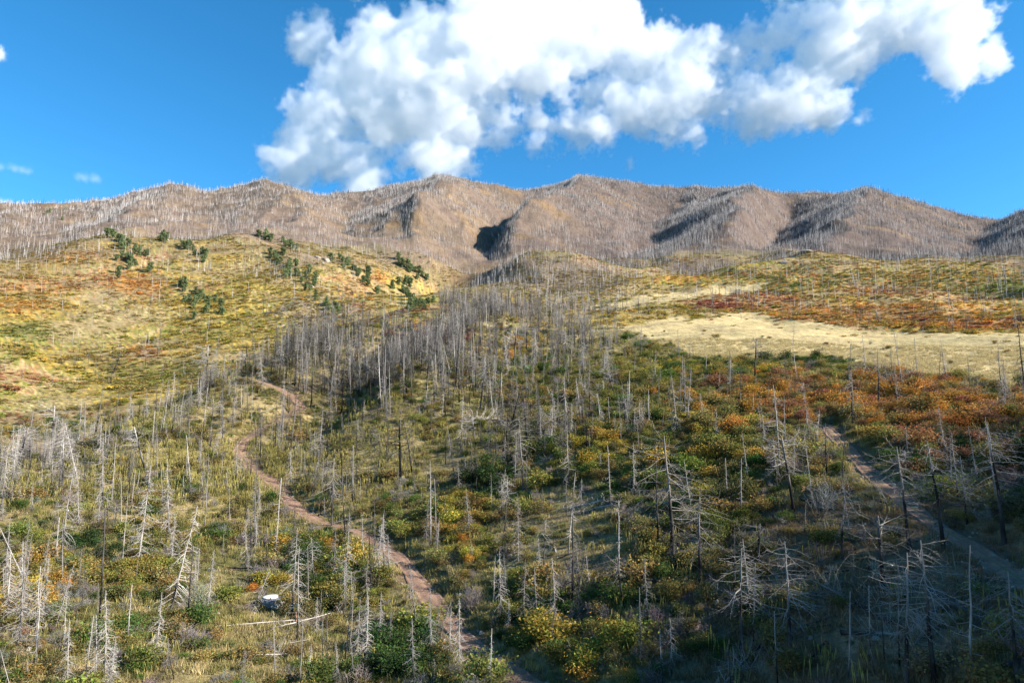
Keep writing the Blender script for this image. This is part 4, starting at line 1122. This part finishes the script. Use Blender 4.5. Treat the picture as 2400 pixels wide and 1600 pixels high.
for (u0, v0, u1, v1, kind, dk, lab) in LOGS + [(None, f_, None, None, f_[2], f_[3], '') for f_ in fallen_auto]:
    a, b = (ground(u0, v0), ground(u1, v1)) if u0 is not None else v0[:2]
    if a is None or b is None: continue
    d = b - a; Ln = float(np.linalg.norm(d[:2])); Ln = min(Ln, 15.0)
    i = int(gl.choice(np.nonzero(kinds == kind)[0])); s = Ln / TREE_KINDS[i][1]
    q = Vector(d).to_track_quat('Z', 'Y') @ Quaternion((0, 0, 1), gl.uniform(0, 6.28))
    th = max(s, 0.85)
    o = empty('fallen_log', a + np.array((0, 0, 0.28 * th)), scl=(th, th, s), quat=q)
    o['label'] = lab; o['category'] = 'log'
    if u0 is None: log_items.append((o, v0[4], v0[5], ('charred' if dk < .5 else 'grey' if dk < .85 else 'pale') + (' branchy' if kind in ('pine', 'feathery') else ' thin' if kind == 'pole' else '')))
    o['group'] = 'fallen trunks on the slope'
    part('trunk', TREE_KINDS[i][2], o, np.array((1, .97, .94)) * dk); part('branches', TREE_KINDS[i][3], o, np.array((1, .97, .94)) * dk)
    if 'root' in lab or 'twisted' in lab or 'below the tank' in lab: part('root_plate', ROOTS, o)

name_all(log_items, lambda k: '%s fallen trunk' % k)
# ---- rock outcrops and stones
def rock_mesh(seed, crag=0.35):
    r = np.random.default_rng(seed); import bmesh
    bm = bmesh.new(); bmesh.ops.create_icosphere(bm, subdivisions=3, radius=1.0)
    cuts = [rv(r) for _ in range(14)]; lim = r.uniform(0.55, 0.9, 14)
    for v in bm.verts:
        p = np.array(v.co)
        for c, l in zip(cuts, lim):
            t = p @ c
            if t > l: p = p - c * (t - l) * 0.92
        p = p * (1 + crag * 0.25 * (vnoise(np.array([p[0] * 3 + seed]), np.array([p[1] * 3 + p[2] * 2.3]), seed)[0]))
        v.co = p
    m = bpy.data.meshes.new('rock'); bm.to_mesh(m); bm.free(); m.materials.append(M_ROCK); return m
ROCKS = [rock_mesh(600 + k) for k in range(4)]
for (u, v, w, h, lab) in [(374,549,12,9,'grey rock outcrop beside evergreens on the hillside brow'),(385,553,9,6,'low rock below the grey outcrop on the hillside brow'),(728,592,16,10,'long pale rock outcrop above the gully evergreens'),
      (752,601,14,13,'tall pale crag at the end of the long rock outcrop'),(742,606,10,7,'low rock under the pale crag'),(718,660,8,6,'small rock among evergreens in mid hillside'),(1850,580,34,10,'dark rocky knob crowning the foothill'),(1800,604,26,9,'dark rock rib below the foothill knob')]:
    p = ground(u, v, 250); f = p[1] * CP; sc_ = f / FPX
    o = link('rock_outcrop', ROCKS[int(gl.integers(4))], M_ROCK, label=lab, category='rock', group='rock outcrops')
    o.location = p + np.array((0, 0, h * sc_ * .1)); o.scale = (w * sc_ * .6, w * sc_ * .5, h * sc_ * .6); o.rotation_euler = (0, 0, gl.uniform(0, 6))
for (u, v, w, lab) in [(588,1403,.30,'round pale stone beside the tank, upper one'),(583,1410,.28,'round pale stone beside the tank, lower one'),(593,1396,.33,'brown stone nearest to the tank shadow')]:
    p = ground(u, v)
    o = link('stone', ROCKS[int(gl.integers(4))], M_ROCK, label=lab.replace('nearest to', 'next to'), category='stone', group='stones by the tank')
    o.location = p + np.array((0, 0, w * .3)); o.scale = (w, w, w * .8); o.rotation_euler = (0, 0, gl.uniform(0, 6))

# ---- the round water tank
tp = ground(632, 1391); TR, TH = 1.72, 1.25
tank = empty('water_tank', tp + np.array((0, 0, -0.15))); tank['label'] = 'round grey water tank with white lid half hidden by dead trees'; tank['category'] = 'tank'
M_TANK = mat_plain('weathered_concrete', (0.22, 0.22, 0.225), 1.6, 0.5, 0.7, 0.02); M_ROOF = mat_plain('dark_tank_roof', (0.16, 0.165, 0.18), 2.0, 0.3, 0.6, 0.02); M_LID = mat_plain('white_lid', (0.74, 0.72, 0.67), 1.8, 0.16, 0.5, 0)
def lathe(prof, n, mat, name, cx=0.0, cy=0.0):
    vs = []; fs = []
    for (r, z) in prof:
        for j in range(n):
            a = 2 * math.pi * j / n; vs.append((cx + r * math.cos(a), cy + r * math.sin(a), z))
    for i in range(len(prof) - 1):
        for j in range(n): fs.append((i * n + j, i * n + (j + 1) % n, (i + 1) * n + (j + 1) % n, (i + 1) * n + j))
    m = mesh_from(name, vs, fs); m.materials.append(mat); return m
part('wall', lathe([(TR, -1.2), (TR, TH), (TR - .04, TH + .03), (TR - .10, TH + .03), (TR - .12, TH - .15)], 40, M_TANK, 'wall'), tank)
part('roof', lathe([(TR - .115, TH - .05), (TR * .5, TH + .035), (.02, TH + .07)], 40, M_ROOF, 'roof'), tank)
lid = part('lid', lathe([(1.02, TH + .05), (1.02, TH + .13), (.98, TH + .16), (.5, TH + .185), (.02, TH + .19)], 36, M_LID, 'lid', -.62, -.05), tank)
part('rim', lathe([(1.05, TH + .045), (1.05, TH + .09), (1.025, TH + .09)], 36, M_TANK, 'rim', -.62, -.05), lid)
for k in range(2):
    part('hoop', lathe([(TR + .002, .25 + .55 * k), (TR + .03, .26 + .55 * k), (TR + .03, .32 + .55 * k), (TR + .002, .33 + .55 * k)], 40, M_TANK, 'hoop'), tank)

# ------------------------------------------------------------------ clouds: real vapour far behind the mountain
def mat_cloud(dens):
    m = bpy.data.materials.new('cloud'); m.use_nodes = True; nt = m.node_tree
    nt.nodes.remove(nt.nodes['Principled BSDF'])
    pv = node(nt, 'ShaderNodeVolumePrincipled')
    pv.inputs['Color'].default_value = (0.995, 0.995, 0.995, 1); pv.inputs['Density'].default_value = dens; pv.inputs['Anisotropy'].default_value = 0.0
    nt.links.new(pv.outputs[0], nt.nodes['Material Output'].inputs['Volume'])
    return m
def cdist(u):      # the bank of cloud recedes towards the right
    return 6600.0 / (1 - 0.05 * min(max((u - 1176.0) / FPX, -0.9), 0.8))
def cpos(u, v):
    x, y, z = ray(u, v); d = cdist(u); return np.array((x / y * d, d, z / y * d))
def cloud(name, blobs, R, amp, lam, vox, dens, seed, soft, depth, **props):
    r = np.random.default_rng(seed); P = []
    for (u, v, ru, rv_) in blobs:
        PXM = cdist(u) / FPX; c = cpos(u, v); a, b = max(ru * PXM - R, 5), max(rv_ * PXM - R, 5); d = depth * (a + b) * .5
        n = int(np.clip(a * b * d / (R * .55) ** 3 * .55, 6, 900))
        q = r.normal(0, 1, (n, 3)); q /= np.linalg.norm(q, axis=1)[:, None]; q *= r.random((n, 1)) ** (1 / 3)
        P.append(c + q * np.array((a, d, b)))
    P = np.concatenate(P)
    lo, hi = P.min(0) - R - amp * .9, P.max(0) + R + amp * .9
    m = bpy.data.meshes.new(name); m.vertices.add(len(P)); m.vertices.foreach_set('co', P.astype(np.float32).ravel())
    o = link(name, m, None, **props)
    ng = bpy.data.node_groups.new(name, 'GeometryNodeTree')
    ng.interface.new_socket('Geometry', in_out='INPUT', socket_type='NodeSocketGeometry'); ng.interface.new_socket('Geometry', in_out='OUTPUT', socket_type='NodeSocketGeometry')
    N_ = ng.nodes.new; L = ng.links.new
    gi, go = N_('NodeGroupInput'), N_('NodeGroupOutput')
    pr = N_('GeometryNodeProximity'); pr.target_element = 'POINTS'; L(gi.outputs[0], pr.inputs[0])
    def math_(op, a, b):
        n = N_('ShaderNodeMath'); n.operation = op
        for s, q in zip(n.inputs, (a, b)):
            if hasattr(q, 'is_linked'): L(q, s)
            else: s.default_value = q
        return n.outputs[0]
    pos = N_('GeometryNodeInputPosition')
    def nz(l, det, rough, off):
        vm = N_('ShaderNodeVectorMath'); vm.operation = 'MULTIPLY_ADD'; L(pos.outputs[0], vm.inputs[0]); vm.inputs[1].default_value = (1 / l,) * 3; vm.inputs[2].default_value = (off, off * 2, off * 3)
        t = N_('ShaderNodeTexNoise'); t.inputs['Scale'].default_value = 1.0; t.inputs['Detail'].default_value = det; t.inputs['Roughness'].default_value = rough
        L(vm.outputs[0], t.inputs['Vector']); return t.outputs['Fac']
    f = math_('SUBTRACT', R, pr.outputs['Distance'])
    f = math_('ADD', f, math_('MULTIPLY', math_('SUBTRACT', nz(lam, 6, 0.62, seed * 1.7), 0.5), amp * 2.7))
    f = math_('ADD', f, math_('MULTIPLY', math_('SUBTRACT', nz(lam * .22, 4, 0.6, seed * 2.3), 0.5), amp * 1.7))
    f = math_('ADD', f, math_('MULTIPLY', math_('SUBTRACT', nz(lam * .075, 3, 0.6, seed * 3.1), 0.5), amp * .9))
    mr = N_('ShaderNodeMapRange'); mr.interpolation_type = 'SMOOTHSTEP'; L(f, mr.inputs[0]); mr.inputs[1].default_value = -soft * .4; mr.inputs[2].default_value = soft
    vc = N_('GeometryNodeVolumeCube'); L(mr.outputs[0], vc.inputs['Density'])
    vc.inputs['Min'].default_value = lo; vc.inputs['Max'].default_value = hi
    for k, ax in enumerate('XYZ'): vc.inputs['Resolution ' + ax].default_value = max(8, int((hi[k] - lo[k]) / vox))
    sm = N_('GeometryNodeSetMaterial'); sm.inputs['Material'].default_value = mat_cloud(dens); L(vc.outputs[0], sm.inputs[0]); L(sm.outputs[0], go.inputs[0])
    md = o.modifiers.new('vapour', 'NODES'); md.node_group = ng
    return o
BIG = [(1000,180,270,200),(930,290,225,125),(880,110,150,120),(700,85,70,65),(790,170,90,90),(740,290,90,75),(1190,110,290,160),(1150,250,230,105),(820,375,140,65),(830,420,55,30),(1010,395,70,24),
       (1450,190,200,115),(1560,290,70,45),(1340,300,100,48),(1250,325,70,30),(1690,190,190,110),(1820,225,130,70),(1870,90,190,130),(2050,55,190,95),(2180,80,95,95),(2190,160,50,60),(1640,120,120,80),
       (1100,-80,340,110),(2000,-70,340,110),(1400,60,130,100),(670,385,60,36),(1300,300,110,40),(1500,260,130,70),(1600,220,150,75),(1600,150,90,60),(1750,240,120,55),(1890,245,70,45),(2285,140,55,34),(1000,370,120,45),(1330,160,200,130),(1480,150,140,110),(1540,230,110,70),(700,340,70,60),(1720,110,120,90),(2050,20,230,80),(1290,20,150,80),(1240,60,160,90),(2010,70,120,75),(2110,70,110,75),(1950,120,90,60),(2100,20,150,70)]
cloud('cloud', BIG, 215.0, 330.0, 1000.0, 18.0, 0.0042, 3, 40.0, 0.30, label='huge white cumulus cloud with grey underside above the mountain', category='cloud', kind='stuff')
cloud('cloud', [(-12,120,40,34),(-70,110,60,50)], 70.0, 90.0, 300.0, 16.0, 0.014, 5, 60.0, 0.8, label='small white cloud cut off by the picture edge', category='cloud', kind='stuff')
cloud('cloud', [(1990,262,24,22),(1975,280,16,8)], 45.0, 60.0, 200.0, 14.0, 0.010, 6, 60.0, 0.8, label='small ragged cloud scrap below the huge cloud', category='cloud', kind='stuff')
cloud('cloud', [(1448,375,12,20)], 34.0, 60.0, 150.0, 14.0, 0.008, 7, 60.0, 0.8, label='tiny wisp of cloud above the highest peak', category='cloud', kind='stuff')
cloud('cloud', [(15,385,40,8),(60,392,25,5)], 30.0, 45.0, 220.0, 14.0, 0.005, 8, 70.0, 0.8, label='thin white streak of cloud, upper one over the ridge', category='cloud', kind='stuff')
cloud('cloud', [(185,408,22,6),(222,412,16,6)], 30.0, 45.0, 200.0, 14.0, 0.005, 9, 70.0, 0.8, label='pair of thin cloud puffs over the ridge', category='cloud', kind='stuff')
cloud('cloud', [(15,465,30,6)], 30.0, 45.0, 220.0, 14.0, 0.004, 10, 70.0, 0.8, label='faint low cloud streak touching the ridge', category='cloud', kind='stuff')
